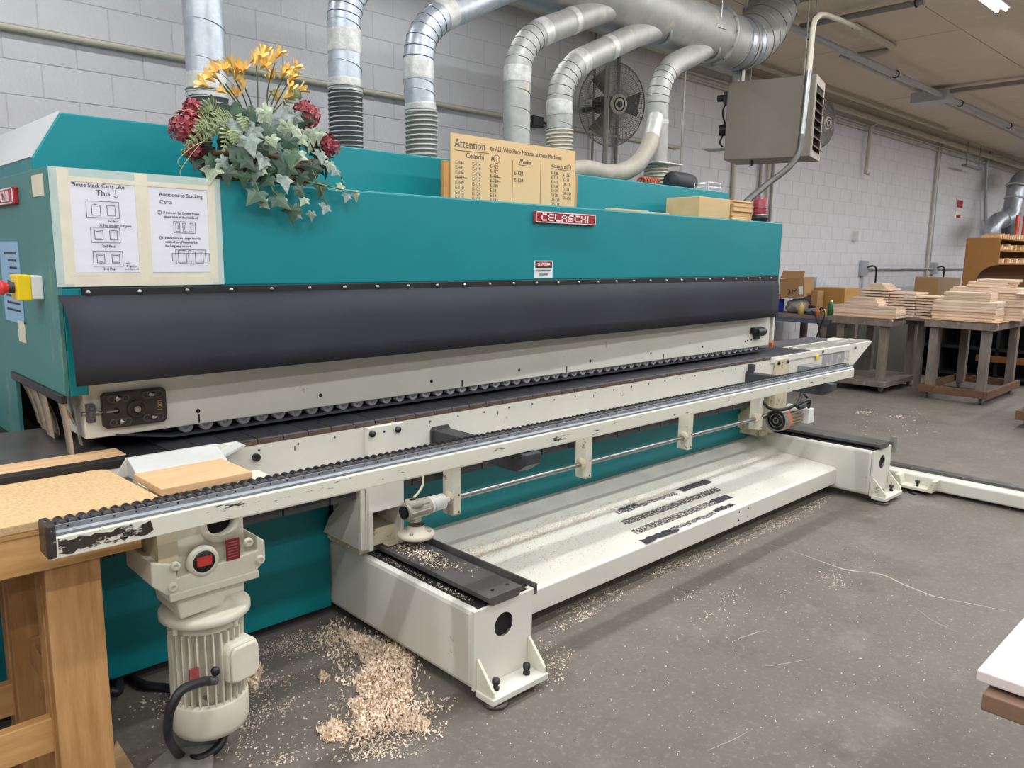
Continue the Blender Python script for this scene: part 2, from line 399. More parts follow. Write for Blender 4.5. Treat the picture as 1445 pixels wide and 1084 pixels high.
# ================================================================== THE MACHINE (a long double-sided edge shaping machine)
M = thing('edge_shaping_machine', 'long teal and cream woodworking machine with black rubber apron and feed track', 'machine', (2.9, 2.9, 0))
# ---- front hood with plate, band and apron
hood = box('front_hood', TEAL, (.68, 5.18, 2.70, 3.16, 1.475, 1.84), M, .008)
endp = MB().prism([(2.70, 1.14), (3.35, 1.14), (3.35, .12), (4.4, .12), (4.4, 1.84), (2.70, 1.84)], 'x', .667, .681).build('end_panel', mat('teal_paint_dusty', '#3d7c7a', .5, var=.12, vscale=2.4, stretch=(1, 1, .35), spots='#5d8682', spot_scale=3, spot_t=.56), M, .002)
box('end_flange', TEAL, (.6815, .735, 2.70, 2.712, 1.14, 1.476), M, .002)
box('end_panel', TEAL, (5.179, 5.19, 2.702, 4.4, 1.2, 1.838), M, .002)
box('latch_strip', TEAL, (5.19, 5.215, 2.72, 2.78, 1.19, 1.585), M, .003)
MB().prism([(.732, 1.838), (5.2, 1.838), (5.2, 2.066), (.83, 2.066), (.732, 1.904)], 'y', 3.14, 4.4).build('rear_hood', TEAL, M, .006)
MB().prism([(.728, 1.906), (.732, 1.903), (.833, 2.066), (.829, 2.071)], 'y', 3.146, 4.4).build('sloped_end', mat('pale_grey_plate', '#c3c5c8', .6, var=.05, vscale=3), M)  # thin pale grey plate laid over the slope of the teal hood
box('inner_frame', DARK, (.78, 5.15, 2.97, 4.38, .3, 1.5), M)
band = box('apron_band', BLACK, (.735, 5.14, 2.684, 2.70, 1.447, 1.478), M, .002)
bolt = MB().lathe([(0, .006), (.006, .005), (.008, 0)], (0, 0, 0), (0, -1, 0), 10).mesh('bolt', STEEL)
for k in range(29): put('bolt', bolt, band, loc=(.75+.1535*k, 2.684, 1.463))
prof = [(.008, 1.456), (.045, 1.438), (.092, 1.40), (.112, 1.355), (.122, 1.30), (.128, 1.25), (.13, 1.19)]
ap = MB(); vs = []; nx = 40
for i in range(nx+1):
    x = .667+(5.155-.667)*i/nx; f = 1-.84*i/nx
    for t in (0, .005):
        for d, z in prof: vs.append((x, 2.698-d*f-.006*(1-f)*(1 if d > .01 else 0)+t, z+(.006*i/nx)))
q = len(prof); st = 2*q; fs = []
for i in range(nx):
    for j in range(q-1):
        a = i*st+j; fs += [(a, a+1, a+1+st, a+st), (a+q, a+q+st, a+q+st+1, a+q+1)]
    for j in (0, q-1): a = i*st+j; fs.append((a, a+st, a+st+q, a+q))
for i in (0, nx):
    for j in range(q-1): a = i*st+j; fs.append((a, a+1, a+1+q, a+q))
ap.add(vs, fs, True).build('apron', APRON, M)
# name plates
SEG = {'C': 'TBL', 'E': 'TMBL', 'L': 'LB', 'A': 'TMLR', 'S': 'TMBur', 'H': 'LRM', 'I': 'I'}
def letter_mb(ch, h, wd, s):
    m = MB(); z = {'B': 0, 'M': h/2-s/2, 'T': h-s}
    for k in SEG[ch]:
        if k in 'TMB': m.box(0, wd, -.004, 0, z[k], z[k]+s)
        if k == 'L': m.box(0, s, -.004, 0, 0, h)
        if k == 'R': m.box(wd-s, wd, -.004, 0, 0, h)
        if k == 'u': m.box(0, s, -.004, 0, h/2, h)
        if k == 'r': m.box(wd-s, wd, -.004, 0, 0, h/2)
        if k == 'I': m.box(0, s, -.004, 0, 0, h)
    return m
LETW = mat('plate_white', '#e8dcdc', .45)
def name_plate(loc, rz):
    p = MB().box(0, .447, -.016, 0, 0, .056).mesh('name_plate', RED); p = put('name_plate', p, M, loc=loc, rot=(0, 0, rz), bevel=.004, label='red name plate with white raised letters')
    R = Matrix.Translation(loc) @ Matrix.Rotation(rz, 4, 'Z')
    fr = MB()
    for b in ((.004, .443, .050, .054), (.004, .443, .003, .0065), (.004, .0075, .003, .054), (.4395, .443, .003, .054)): fr.box(b[0], b[1], -.019, -.014, b[2], b[3])
    fm = fr.mesh('border', LETW); put('border', fm, p, loc=loc, rot=(0, 0, rz))
    x = .04
    for ch in 'CELASCHI':
        me = letter_mb(ch, .034, .037, .0065).mesh('letter', LETW)
        put('letter', me, p, loc=R @ Vector((x, -.016, .011)), rot=(0, 0, rz)); x += .048
    for xx in (.022, .43):
        put('rivet', MB().lathe([(0, .003), (.004, .002), (.005, 0)], (0, 0, 0), (0, -1, 0), 8).mesh('rivet', BLACK), p, loc=R @ Vector((xx, -.016, .028)), rot=(0, 0, rz))
name_plate((2.727, 2.70, 1.751), 0)
name_plate((.667, 3.515, 1.742), -PI/2)
dg = box('danger_label', mat('label_white', '#dfe3e2', .5, var=.02), (2.742, 2.871, 2.698, 2.70, 1.487, 1.571), M, label='white danger label with red oval')
box('label_field', BLACK, (2.748, 2.865, 2.6965, 2.699, 1.537, 1.567), dg)
ov = MB().lathe([(0, .0015), (.5, .0015), (.5, 0)], (0, 0, 0), (0, -1, 0), 28).mesh('label_oval', RED); o = put('label_oval', ov, dg, loc=(2.8065, 2.6965, 1.552)); o.scale = (.108, 1, .026)
o2 = MB().ring((0, 0, 0), (0, 1, 0), .5, .02, 28, 4).mesh('label_rim', LETW); o = put('label_rim', o2, dg, loc=(2.8065, 2.6955, 1.552)); o.scale = (.1, .03, .022)
text('DANGER', .022, dg, (2.8065, 2.6945, 1.5445), FACE, LETW, align='CENTER', sx=1.0)
NAVY = mat('navy_ink', '#27305c', .6)
text('LOCKOUT BEFORE WORKING', .0125, dg, (2.8065, 2.6968, 1.519), FACE, NAVY, align='CENTER', sx=.66)
text('ON EQUIPMENT', .0125, dg, (2.8065, 2.6968, 1.500), FACE, NAVY, align='CENTER', sx=.7)
# emergency stop on the end panel
es = box('emergency_stop', WHITE, (.597, .667, 2.85, 2.93, 1.437, 1.512), M, .004, label='yellow box with red mushroom stop button')
# (yellow lid faces away from the panel)
box('lid', YEL, (.5935, .634, 2.847, 2.933, 1.4345, 1.5145), es, .004)
MB().lathe([(0, .026), (.018, .025), (.0235, .02), (.0235, .015), (.017, .009), (.016, .0)], (.578, 2.89, 1.474), (-1, .0, 0), 20).build('button', REDP, es)
MB().lathe([(.0175, 0), (.0175, .018), (0, .018)], (.595, 2.89, 1.474), (-1, 0, 0), 20).build('button_neck', DGREY, es)
box('paper_tag', MASK, (.6645, .667, 2.752, 2.878, 1.757, 1.822), M)
# plastic strip curtain below the notch of the end panel
rb = box('strip_holder', BLACK, (.655, .672, 2.70, 3.36, 1.118, 1.145), M, .002)
for k, (y, bend, wd) in enumerate(((2.755, .015, .085), (2.87, .05, .04), (2.99, .012, .10), (3.05, .03, .10), (3.13, .02, .10), (3.19, .045, .10), (3.26, .03, .09), (3.30, .08, .05))):
    m = MB(); vs = []; n = 9
    for i in range(n+1):
        t = i/n; x = .675+bend*1.1*math.sin(t*PI*.6)*(1 if k % 2 else .7)+.01*k*t*.3; z = 1.125-t*(.17 if k else .185); yy = y-bend*1.3*t*t
        for dx in (0, .003): vs += [(x+dx, yy, z), (x+dx, yy+wd*(1-.15*t), z)]
    fs = []
    for i in range(n): a = 4*i; fs += [(a, a+1, a+5, a+4), (a+2, a+6, a+7, a+3), (a, a+4, a+6, a+2), (a+1, a+3, a+7, a+5)]
    m.add(vs, fs, True).build('curtain_strip', STRIPC, rb)

# ---- upper pressure beam
ub = box('upper_beam', CREAM, (.729, 5.2, 2.75, 2.96, .985, 1.45), M, .004)
for x in (1.098, 1.59, 2.15, 2.70, 3.242, 3.79, 4.34, 4.87): MB().cyl((x, 2.752, 1.033), (x, 2.7485, 1.033), .0075, 14).build('hole', DARK, ub)
for x in (1.10, 2.33, 3.05, 3.92, 4.42): box('slot', BLACK, (x-.003, x+.003, 2.7482, 2.752, .99, 1.02), ub)
pl = MB().prism([(.79, 1.015), (.973, 1.015), (.983, 1.025), (.983, 1.124), (.973, 1.134), (.79, 1.134), (.78, 1.124), (.78, 1.025)], 'y', 2.728, 2.75).build('adjuster_plate', mat('oily_black', '#2a2622', .45, var=.3, vscale=14, spots='#55483a', spot_scale=12, spot_t=.6), ub, .002, label='oily black slotted bearing plate')
MB().lathe([(.0165, .005), (.024, .005)], (.884, 2.728, 1.072), (0, -1, 0), 24).ring((.884, 2.722, 1.072), (0, 1, 0), .027, .0035, 24, 6).ring((.884, 2.722, 1.072), (0, 1, 0), .0165, .002, 20, 6).build('hub', MATS['oily_black'], ub)
MB().cyl((.884, 2.714, 1.072), (.884, 2.728, 1.072), .0105, 8).build('hub_nut', mat('nut_grey', '#8d8780', .5, metal=.4, var=.2), ub)
for x, z in ((.83, 1.113), (.937, 1.115), (.832, 1.034), (.937, 1.036)):
    m = MB().ring((x-.022, 2.727, z), (0, 1, 0), .0105, .003, 14, 6).ring((x+.022, 2.727, z), (0, 1, 0), .0105, .003, 14, 6).box(x-.022, x+.022, 2.723, 2.729, z+.0085, z+.0125).box(x-.022, x+.022, 2.723, 2.729, z-.0125, z-.0085)
    m.build('slot_rim', mat('oily_grey', '#4a443d', .45, var=.3, vscale=20), ub)
    MB().lathe([(0, .012), (.006, .012), (.0065, .004), (.011, .004), (.0115, 0)], (x+rnd.uniform(-.008, .008), 2.726, z), (0, -1, 0), 14).build('slot_bolt', STEEL, ub)
MB().lathe([(0, .002), (.011, .002), (.011, 0)], (.82, 2.728, 1.072), (0, -1, 0), 16).build('pin_hole', DARK, ub)
box('pin', STEEL, (.79, .825, 2.724, 2.729, 1.069, 1.075), ub)
box('clamp_block', BLACKW, (.733, .757, 2.722, 2.75, 1.043, 1.103), ub, .002)
MB().cyl((.757, 2.735, 1.072), (.785, 2.735, 1.072), .004, 8).build('clamp_rod', STEEL, ub)
MB().cyl((.728, 2.735, 1.073), (.718, 2.735, 1.073), .008, 8).build('clamp_nut', STEEL, ub)
for x, z in ((.747, 1.09), (.747, 1.055)): MB().lathe([(0, .006), (.007, .005), (.008, 0)], (x, 2.722, z), (0, -1, 0), 8).build('clamp_bolt', BLACKW, ub)
text('1001', .022, ub, (.952, 2.7272, 1.095), (PI/2, PI/2, 0), mat('brass_digits', '#b79a58', .4, metal=.6), sx=.9)
# latch handle and guide post at the far end
lt = box('latch', BLACK, (4.93, 5.05, 2.72, 2.75, 1.085, 1.125), ub, .004)
MB().cyl((5.08, 2.735, 1.09), (4.98, 2.735, 1.09), .03, 14).build('latch_knob', BLACK, ub)
box('latch_foot', BLACK, (4.97, 5.03, 2.725, 2.75, 1.04, 1.09), ub, .004)
for x, z in ((4.95, 1.04), (4.90, 1.035)): MB().cyl((x, 2.7485, z), (x, 2.752, z), .007, 10).build('hole', DARK, ub)
gp = box('guide_post', CREAM, (5.215, 5.24, 2.735, 2.76, 1.0, 1.45), M, .002)
MB().prism([(5.215, 1.02), (5.24, 1.02), (5.232, .965), (5.222, .965)], 'y', 2.734, 2.761).build('orange_tip', ORANGE, gp)
# pressure rollers and belt
pr_ = box('pressure_shoe', DARK, (.98, 5.1, 2.775, 2.95, .97, 1.0), M)
disc = MB().lathe([(0, .004), (.007, .004), (.008, .001), (.0205, .001), (.021, .003), (.025, .003), (.025, -.1), (0, -.1)], (0, 0, 0), (0, -1, 0), 18).mesh('roller', GREYDISC)
for k in range(57): put('roller', disc, pr_, loc=(1.057+.0711*k, 2.758, .984), rot=(0, rnd.uniform(0, 3), 0))
MB().prism([(.82, .985), (1.0, .953), (5.1, .951), (5.15, .96), (5.15, .966), (5.1, .959), (1.0, .961), (.82, .99)], 'y', 2.742, 2.93).build('belt', mat('belt_rubber', '#34363f', .5, var=.15), M)

# ---- lower beam with the feed track of pads
lb = MB().prism([(-.9, .655), (6.05, .655), (6.36, .775), (6.66, .925), (6.66, .932), (5.56, .932), (5.56, .914), (-.9, .914)], 'y', 2.60, 2.93).build('lower_beam', CREAM, M, .003)
ft = box('track_bed', DARK, (.88, 5.56, 2.61, 3.05, .905, .917), M)
pad = MB().prism([(2.598, .916), (2.598, .931), (2.603, .936), (2.96, .936), (2.96, .916)], 'x', .0018, .0982).mesh('pad', PADM)
pede = MB().box(.002, .098, 2.5965, 2.599, .917, .929).mesh('pad_edge', RUST)
for k in range(46):
    p = put('pad', pad, ft, loc=(.945+.1*k, 0, 0))
for k in range(46): put('pad_edge', pede, ft, loc=(.945+.1*k, 0, 0))
for k in range(24): MB().lathe([(0, .003), (.004, .002), (.005, 0)], (1.25+.155*k, 2.60, .893-.002*(k % 2)), (0, -1, 0), 8).build('screw', BLACKW, lb)
for x in (1.39, 2.02, 2.42, 3.1): box('mark', BLACK, (x-.0015, x+.0015, 2.5988, 2.601, .868, .885), lb)
rp = MB().box(.004, .196, 2.63, 2.9, .613, .651).mesh('return_pad', mat('return_pad_grey', '#4d4c4d', .5, var=.2, rand=.2))
for k in range(22): put('return_pad', rp, lb, loc=(.55+.2*k, 0, 0))
# outfeed end: worn grey plates
box('end_plate', mat('worn_grey', '#8f8d86', .5, var=.2, vscale=9, stretch=(.3, 1, 1), spots='#d9d6c8', spot_scale=7, spot_t=.56), (5.57, 6.64, 2.61, 2.78, .929, .939), M, .001)
box('end_plate', mat('worn_dark', '#55545a', .45, var=.2, vscale=7, stretch=(.3, 1, 1)), (5.25, 6.35, 2.84, 3.0, .93, .952), M, .001)
box('side_cover', CREAM, (4.955, 6.2, 2.588, 2.60, .89, .93), M, .002)
box('worn_patch', mat('bare_steel_patch', '#a9abb3', .4, metal=.2, var=.2, vscale=8, spots='#d5d3c6', spot_scale=8, spot_t=.52), (5.75, 6.22, 2.598, 2.601, .80, .885), M)
box('yellow_tag', YEL, (5.62, 5.66, 2.583, 2.588, .862, .893), M)
for x, z in ((5.72, .915), (6.3, .9)): MB().cyl((x, 2.59, z), (x, 2.58, z), .01, 10).build('bolt', BLACKW, M)
# infeed table
it = box('infeed_table', BLACKW, (-.9, .80, 2.748, 3.25, .915, .941), M, .002)
box('wood_strip', OAK, (-.9, .815, 2.64, 2.747, .918, .944), M, .002)
box('infeed_edge', BLACK, (-.9, .93, 2.596, 2.639, .914, .942), M, .002)
box('glue_patch', mat('dull_black', '#262629', .4, var=.3, vscale=18), (.80, .95, 2.64, 2.95, .90, .931), M)

# ---- lower teal skirt panels
for nm, b in (('skirt_panel', (2.03, 5.11, 2.83, 2.842, .22, .66)), ('skirt_panel', (.1, 1.703, 2.90, 2.912, .05, .66))):
    s = box(nm, TEAL, b, M, .003)
    n = 7 if b[0] > 1 else 3
    for k in range(n):
        x = b[0]+.12+(b[1]-b[0]-.24)*k/(n-1); MB().cyl((x, b[2]-.002, .575), (x, b[2]+.002, .575), .008, 10).build('screw', DARK, s)
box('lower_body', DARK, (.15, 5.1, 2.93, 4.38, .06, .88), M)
box('end_skirt', TEAL, (5.095, 5.11, 2.842, 4.3, .22, .66), M)

# ---- two feet with slide rails, platform between
def foot(dx):
    f = box('foot', CREAM, (1.713+dx, 2.003+dx, 1.963, 3.35, .05, .352), M, .018)
    MB().hole_plate(1.713+dx, 2.003+dx, .05, .352, 1.856+dx, .262, .046, 'y', 1.95, 1.963).build('end_plate', CREAM, f)
    MB().lathe([(.046, .012), (.046, -.09), (0, -.09)], (1.856+dx, 1.963, .262), (0, -1, 0), 24).build('bore', DARK, f)
    MB().cyl((1.856+dx, 1.9635, .262), (1.856+dx, 1.960, .262), .0455, 24).build('bore_end', DARK, f)
    box('slide_bed', BLACK, (1.742+dx, 1.985+dx, 1.965, 2.95, .348, .357), f)
    MB().prism([(1.795+dx, .356), (1.918+dx, .356), (1.938+dx, .373), (1.938+dx, .39), (1.772+dx, .39), (1.772+dx, .373)], 'y', 1.94, 2.95).build('slide_plate', BLACKW, f, .001)
    for y, x in ((1.985, 1.83), (1.985, 1.905)): MB().cyl((x+dx, y, .389), (x+dx, y, .3915), .007, 12).build('slide_screw', DARK, f)
    MB().prism([(2.018+dx, .325), (2.034+dx, .325), (2.034+dx, .366), (2.026+dx, .366), (2.026+dx, .34), (2.018+dx, .34)], 'y', 1.955, 2.95).build('rack', BLACKW, f)
    box('rack_block', CREAM, (2.003+dx, 2.02+dx, 1.957, 1.99, .325, .35), f)
    box('foot_flange', CREAM, (1.718+dx, 2.0+dx, 1.853, 1.95, .03, .055), f, .004)
    for x in (1.724, 1.982): MB().prism([(1.95, .054), (1.86, .054), (1.86, .078), (1.945, .17), (1.95, .17)], 'x', x+dx, x+.012+dx).build('gusset', CREAMS, f, .002)
    for x in (1.776, 1.932):
        MB().lathe([(.014, .024), (.014, .04), (0, .042)], (x+dx, 1.903, .055)).lathe([(.009, 0), (.009, .03)], (x+dx, 1.903, .055), n=12).lathe([(.014, 0), (.014, .01), (.009, .012)], (x+dx, 1.903, .055), n=6).build('levelling_bolt', BLACK, f)
    MB().lathe([(0, .018), (.03, .018), (.046, .012), (.048, 0), (0, 0)], (1.776+dx, 1.903, 0)).lathe([(.012, .018), (.012, .031)], (1.776+dx, 1.903, 0)).build('levelling_pad', mat('pad_steel', '#6d635d', .4, metal=.5, var=.2), f)
    MB().lathe([(0, .016), (.03, .016), (.044, .012), (.046, 0), (0, 0)], (1.932+dx, 1.92, 0)).lathe([(.012, .016), (.012, .031)], (1.932+dx, 1.92, 0)).build('levelling_pad', RUST, f)
    return f
foot(0); foot(3.485)
box('limit_plate', GALVD, (5.545, 5.555, 1.935, 1.985, .29, .40), M, .001)
plat = MB().prism([(2.19, .085), (2.19, .186), (2.206, .199), (2.60, .228), (2.66, .245), (2.83, .305), (2.95, .305), (2.95, .06), (2.25, .085)], 'x', 2.0, 5.2).build('platform', CREAM, M, .004)
for x, z in ((3.93, .115), (3.93, .165), (4.03, .165), (4.03, .115)): MB().cyl((x, 2.188, z), (x, 2.191, z), .005, 8).build('hole', DARK, plat)
sl = math.atan2(.023, .314)
def strip(x0, x1, y, wd, m, jag):
    """worn grip strip on the sloping platform top, ragged ends"""
    pts = []; n = 14
    for i in range(n+1): pts.append((x0+(x1-x0)*i/n, -wd/2+rnd.uniform(-jag, jag)))
    for i in range(n, -1, -1): pts.append((x0+(x1-x0)*i/n+rnd.uniform(-jag, jag), wd/2+rnd.uniform(-jag, jag)))
    me = MB().prism(pts, 'z', .0004, .0016).mesh('grip_strip', m)
    put('grip_strip', me, plat, loc=(0, y, .199+(y-2.206)*.0735), rot=(sl, 0, 0))
strip(3.25, 3.80, 2.535, .036, GRIP, .006); strip(3.86, 4.17, 2.545, .055, GRIPD, .006); strip(3.30, 3.45, 2.555, .03, GRIPD, .008)
strip(3.17, 4.09, 2.425, .052, GRIP, .001)
strip(3.11, 4.03, 2.315, .052, GRIP, .001); strip(3.86, 4.03, 2.318, .056, GRIPD, .004)
strip(3.05, 3.35, 2.214, .04, GRIPD, .007); strip(3.30, 3.72, 2.222, .03, GRIP, .009); strip(3.74, 3.93, 2.232, .034, GRIPD, .008)

# ---- carriage columns standing on the feet
def column(dx, near):
    m = MB().box(1.694, 1.866, 2.574, 2.60, .56, .913).box(1.694, 1.712, 2.574, 2.60, .40, .56).box(1.852, 1.866, 2.574, 2.60, .40, .56)
    m.box(1.852, 1.866, 2.6, 2.85, .40, .66).box(1.694, 1.866, 2.78, 2.85, .40, .66)
    m.prism([(2.6, .40), (2.9, .40), (2.85, .48), (2.72, .60), (2.72, .655), (2.6, .655)], 'x', 1.672, 1.694)
    m.xf(Matrix.Translation((dx, 0, 0)))
    c = m.build('carriage_column', CREAM if near else CREAMD, M, .002)
    for x in (1.712, 1.836): MB().lathe([(0, .014), (.006, .014), (.0065, .01), (.013, .01), (.0135, 0)], (x+dx, 2.574, .888), (0, -1, 0), 12).build('column_bolt', BLACK, c)
    MB().cyl((1.772+dx, 2.5735, .888), (1.772+dx, 2.576, .888), .005, 10).build('hole', DARK, c)
    b = MB().box(1.70, 1.79, 2.66, 2.98, .357, .425).box(1.79, 1.93, 2.585, 2.98, .391, .40).xf(Matrix.Translation((dx, 0, 0))).build('carriage_block', CREAMD, c, .004)
    for y in (2.74, 2.82, 2.9): MB().lathe([(0, .008), (.007, .008), (.0075, 0)], (1.70+dx, y, .375), (-1, 0, 0), 8).build('carriage_bolt', CREAMD, c)
    box('inner_wood', CREAMD, (1.712+dx, 1.852+dx, 2.62, 2.78, .40, .47), c)
column(0, True); column(3.31, False)
# dark arms that carry the outboard rail
for x, zt in ((2.035, .86), (4.64, .86)):
    a = MB().prism([(2.03, .852), (2.60, .852), (2.60, .775), (2.08, .775), (2.03, .81)], 'x', x, x+.085).build('rail_arm', DGREY, M, .004)
    MB().prism([(x-.012, .76), (x+.097, .76), (x+.097, .85), (x+.085, .866), (x, .866), (x-.012, .85)], 'y', 2.594, 2.60).build('arm_flange', BLACKW, a, .001)
# hanging bars and the line shaft
for x in (2.115, 2.99, 3.91, 4.74):
    b = box('shaft_hanger', CREAMS, (x-.022, x+.022, 2.525, 2.60, .47, .74), M, .003)
    for z in (.485, .562): MB().cyl((x+.008, 2.524, z), (x+.008, 2.527, z), .005, 8).build('hole', DARK, b)
    MB().lathe([(0, .014), (.02, .014), (.03, .004), (.032, 0)], (x-.022, 2.555, .548), (-1, 0, 0), 16).build('bearing', CREAMD, b)
MB().cyl((2.0, 2.555, .542), (4.95, 2.555, .542), .0125, 14).build('line_shaft', STEEL, M)
gb = MB().cyl((1.84, 2.53, .545), (1.96, 2.53, .548), .036, 20).lathe([(.03, 0), (.028, .06), (.04, .065), (.04, .085), (.02, .09)], (1.885, 2.53, .50), (0, 0, 1), 18).build('gearbox', mat('cast_grey', '#a8a294', .6, var=.15, vscale=20), M)
MB().lathe([(.03, 0), (.075, 0), (.078, .008), (.075, .02), (.04, .028), (.034, .05)], (1.895, 2.53, .43), (0, 0, 1), 24).build('flange', mat('cast_grey_pale', '#c9c3b0', .6, var=.15), gb)
MB().lathe([(.028, -.012), (0, -.012), ], (1.84, 2.53, .545), (1, 0, 0), 16).lathe([(.026, .0005), (0, .0005)], (1.8395, 2.53, .545), (-1, 0, 0), 16).build('gearbox_bore', DARK, gb)
for k in range(8):
    a = 2*PI*k/8; MB().cyl((1.85, 2.53+.037*math.cos(a), .545+.037*math.sin(a)), (1.945, 2.53+.037*math.cos(a), .548+.037*math.sin(a)), .004, 6).build('rib', MATS['cast_grey'], gb)
MB().lathe([(0, 0), (.034, 0), (.036, .003), (.036, .018), (.026, .02), (.026, .028), (.034, .03), (.034, .085), (.03, .088), (.012, .09), (.012, .12)], (1.958, 2.535, .548), (1, .04, 0), 20).build('coupling', WHITE, gb)
for k in range(4):
    a = 2*PI*k/4+.6; MB().cyl((1.895+.058*math.cos(a), 2.53+.058*math.sin(a), .452), (1.895+.058*math.cos(a), 2.53+.058*math.sin(a), .462), .008, 6).build('flange_nut', MATS['cast_grey'], gb)
MB().tube(bez([(1.885, 2.53, .60), (1.92, 2.545, .61), (1.955, 2.56, .64), (1.965, 2.58, .69)]), .005, 8).build('cable', BEIGEP, gb)
# small motor at the far end
mo = MB().lathe([(.066, .03), (.072, 0), (.075, .0), (.075, .1), (.07, .105)], (4.89, 2.50, .515), (1, 0, 0), 28).build('shaft_motor', mat('motor_grey', '#8e8f92', .45, metal=.3, var=.1), M, label='small grey motor with orange ring')
MB().lathe([(.0755, .055), (.0765, .056), (.0765, .085), (.0755, .086)], (4.89, 2.50, .515), (1, 0, 0), 28).build('orange_ring', ORANGE, mo)
MB().lathe([(.07, .02), (.018, .02), (.018, .012), (.012, .008), (0, .008)], (4.89, 2.50, .515), (1, 0, 0), 28).build('fan_grille', BLACK, mo)
MB().ring((4.895, 2.50, .515), (1, 0, 0), .018, .004, 18, 6).ring((4.902, 2.50, .515), (1, 0, 0), .045, .003, 24, 6).build('grille_ring', STEEL, mo)
b = MB().cyl((4.99, 2.50, .515), (5.16, 2.50, .515), .058, 20)
for k in range(20):
    a = 2*PI*k/20; c, s_ = math.cos(a), math.sin(a)
    b.add([(x, 2.50+c*r-s_*t, .515+s_*r+c*t) for x in (4.995, 5.155) for r in (.05, .072) for t in (-.003, .003)], [(0, 1, 3, 2), (4, 6, 7, 5), (0, 4, 5, 1), (2, 3, 7, 6), (0, 2, 6, 4), (1, 5, 7, 3)])
b.build('motor_body', mat('motor_dusty', '#9a8d7a', .6, var=.2), mo)
box('terminal_box', WHITE, (5.17, 5.25, 2.40, 2.46, .47, .57), mo, .004)
MB().lathe([(0, .02), (.04, .02), (.045, 0)], (5.09, 2.485, .575), (0, -.3, 1), 8).build('terminal_cap', CREAM, mo)
MB().tube(bez([(4.75, 2.56, .70), (4.78, 2.5, .62), (4.88, 2.45, .60), (5.0, 2.42, .62), (5.15, 2.40, .64), (5.2, 2.42, .58)]), .011, 8).build('cable', CORD, mo)
MB().tube(bez([(5.2, 2.55, .73), (5.22, 2.46, .66), (5.2, 2.42, .61), (5.05, 2.40, .60), (4.98, 2.40, .62), (5.06, 2.42, .66), (5.17, 2.45, .74)]), .011, 8).build('cable', CORD, mo)
box('grey_box', mat('box_grey', '#83848a', .45), (5.36, 5.55, 2.50, 2.60, .77, .84), M, .004)
box('valve', DGREY, (4.655, 4.69, 2.56, 2.60, .865, .91), M, .003)
MB().tube(bez([(4.67, 2.57, .87), (4.66, 2.55, .82), (4.68, 2.56, .77)]), .008, 8).build('cable', CORD, M)

# ---- outboard roller rail
rail = MB().prism([(2.06, .855), (2.13, .855), (2.13, .93), (2.124, .93), (2.124, .912), (2.066, .912), (2.06, .906)], 'x', .445, 5.03).build('roller_rail', CHIPPED, M, .002, label='cream steel rail with chipped paint and black rollers')
MB().prism([(2.064, .912), (2.064, .918), (2.07, .924), (2.07, .936), (2.075, .936), (2.075, .9125)], 'x', .465, 5.02).build('zinc_channel', ZINC, rail)
box('rail_end', mat('bare_end', '#46403c', .4, metal=.4, var=.3, spots='#d3cfc0', spot_scale=12, spot_t=.58), (.443, .466, 2.058, 2.131, .856, .944), rail, .006)
hl = MB()
for k in range(86): hl.box(.494+.0532*k-.0022, .494+.0532*k+.0022, 2.0693, 2.0702, .928, .9325)
hl.build('channel_holes', DARK, rail, kind='stuff')
rl = MB().lathe([(0, .002), (.007, .002), (.009, 0), (.0128, 0), (.0128, -.043), (0, -.043)], (0, 0, 0), (0, -1, 0), 14).mesh('roller', ROLLER)
for k in range(170): put('roller', rl, rail, loc=(.484+.0266*k, 2.078, .9305))
bare = []
for i in range(26):
    x = .47+i*.018; bare.append((x, .862+.02*rnd.random()))
MB().prism([(.468, .905)]+[(.48+.012*k, .899+rnd.uniform(-.006, .004)) for k in range(18)]+[(.69-.012*k, .868-.0002*k+rnd.uniform(-.006, .008)) for k in range(18)]+[(.468, .868)], 'y', 2.0592, 2.0602).build('bare_patch', mat('bare_patch', '#332c27', .5, var=.3, spots='#d8d4c8', spot_scale=19, spot_t=.505, stretch=(.45, 1, 1)), rail)

# ---- feed drive: gear case and vertical motor hanging below the rail end
gm = thing('tmp', None, None)
bpy.data.objects.remove(gm)
CAST = mat('cast_cream', '#d8d3c2', .5, var=.08, vscale=9, spots='#a39a86', spot_scale=9, spot_t=.66)
cx, cy = .912, 2.31
gc = MB().hole_plate(.80, 1.005, .655, .86, .935, .80, .046, 'y', 2.215, 2.25).box(.80, 1.005, 2.25, 2.42, .655, .86).build('gear_case', CAST, M, .006)
box('case_mount', CREAMD, (.82, .99, 2.42, 2.61, .70, .86), gc)
MB().cyl((.935, 2.2505, .80), (.935, 2.247, .80), .0455, 24).build('case_bore', DARK, gc)
MB().ring((.935, 2.214, .80), (0, 1, 0), .055, .012, 26, 8).build('case_rim', CAST, gc)
MB().prism([(.72, .665), (.76, .625), (1.03, .625), (1.06, .655), (1.06, .715), (1.035, .735), (1.035, .69), (.79, .67), (.79, .71), (.72, .735)], 'y', 2.19, 2.40).build('case_saddle', CAST, gc, .004)
box('case_flange', CAST, (.765, 1.035, 2.185, 2.41, .603, .628), gc, .004)
MB().prism([(.79, .605), (.80, .53), (.93, .54), (.94, .56), (1.0, .56), (1.0, .605)], 'y', 2.21, 2.40).build('case_foot', CAST, gc, .008)
MB().lathe([(0, .003), (.033, .003), (.035, 0)], (.868, 2.19, .70), (0, -1, 0), 24).build('label_disc', BLACK, gc)
MB().lathe([(.033, .004), (.044, .004), (.047, -.01)], (.868, 2.19, .70), (0, -1, 0), 24).build('disc_rim', CAST, gc)
lbp = box('maker_label', mat('label_red', '#c93a34', .4, var=.15, vscale=50), (.847, .891, 2.185, 2.188, .687, .716), gc)
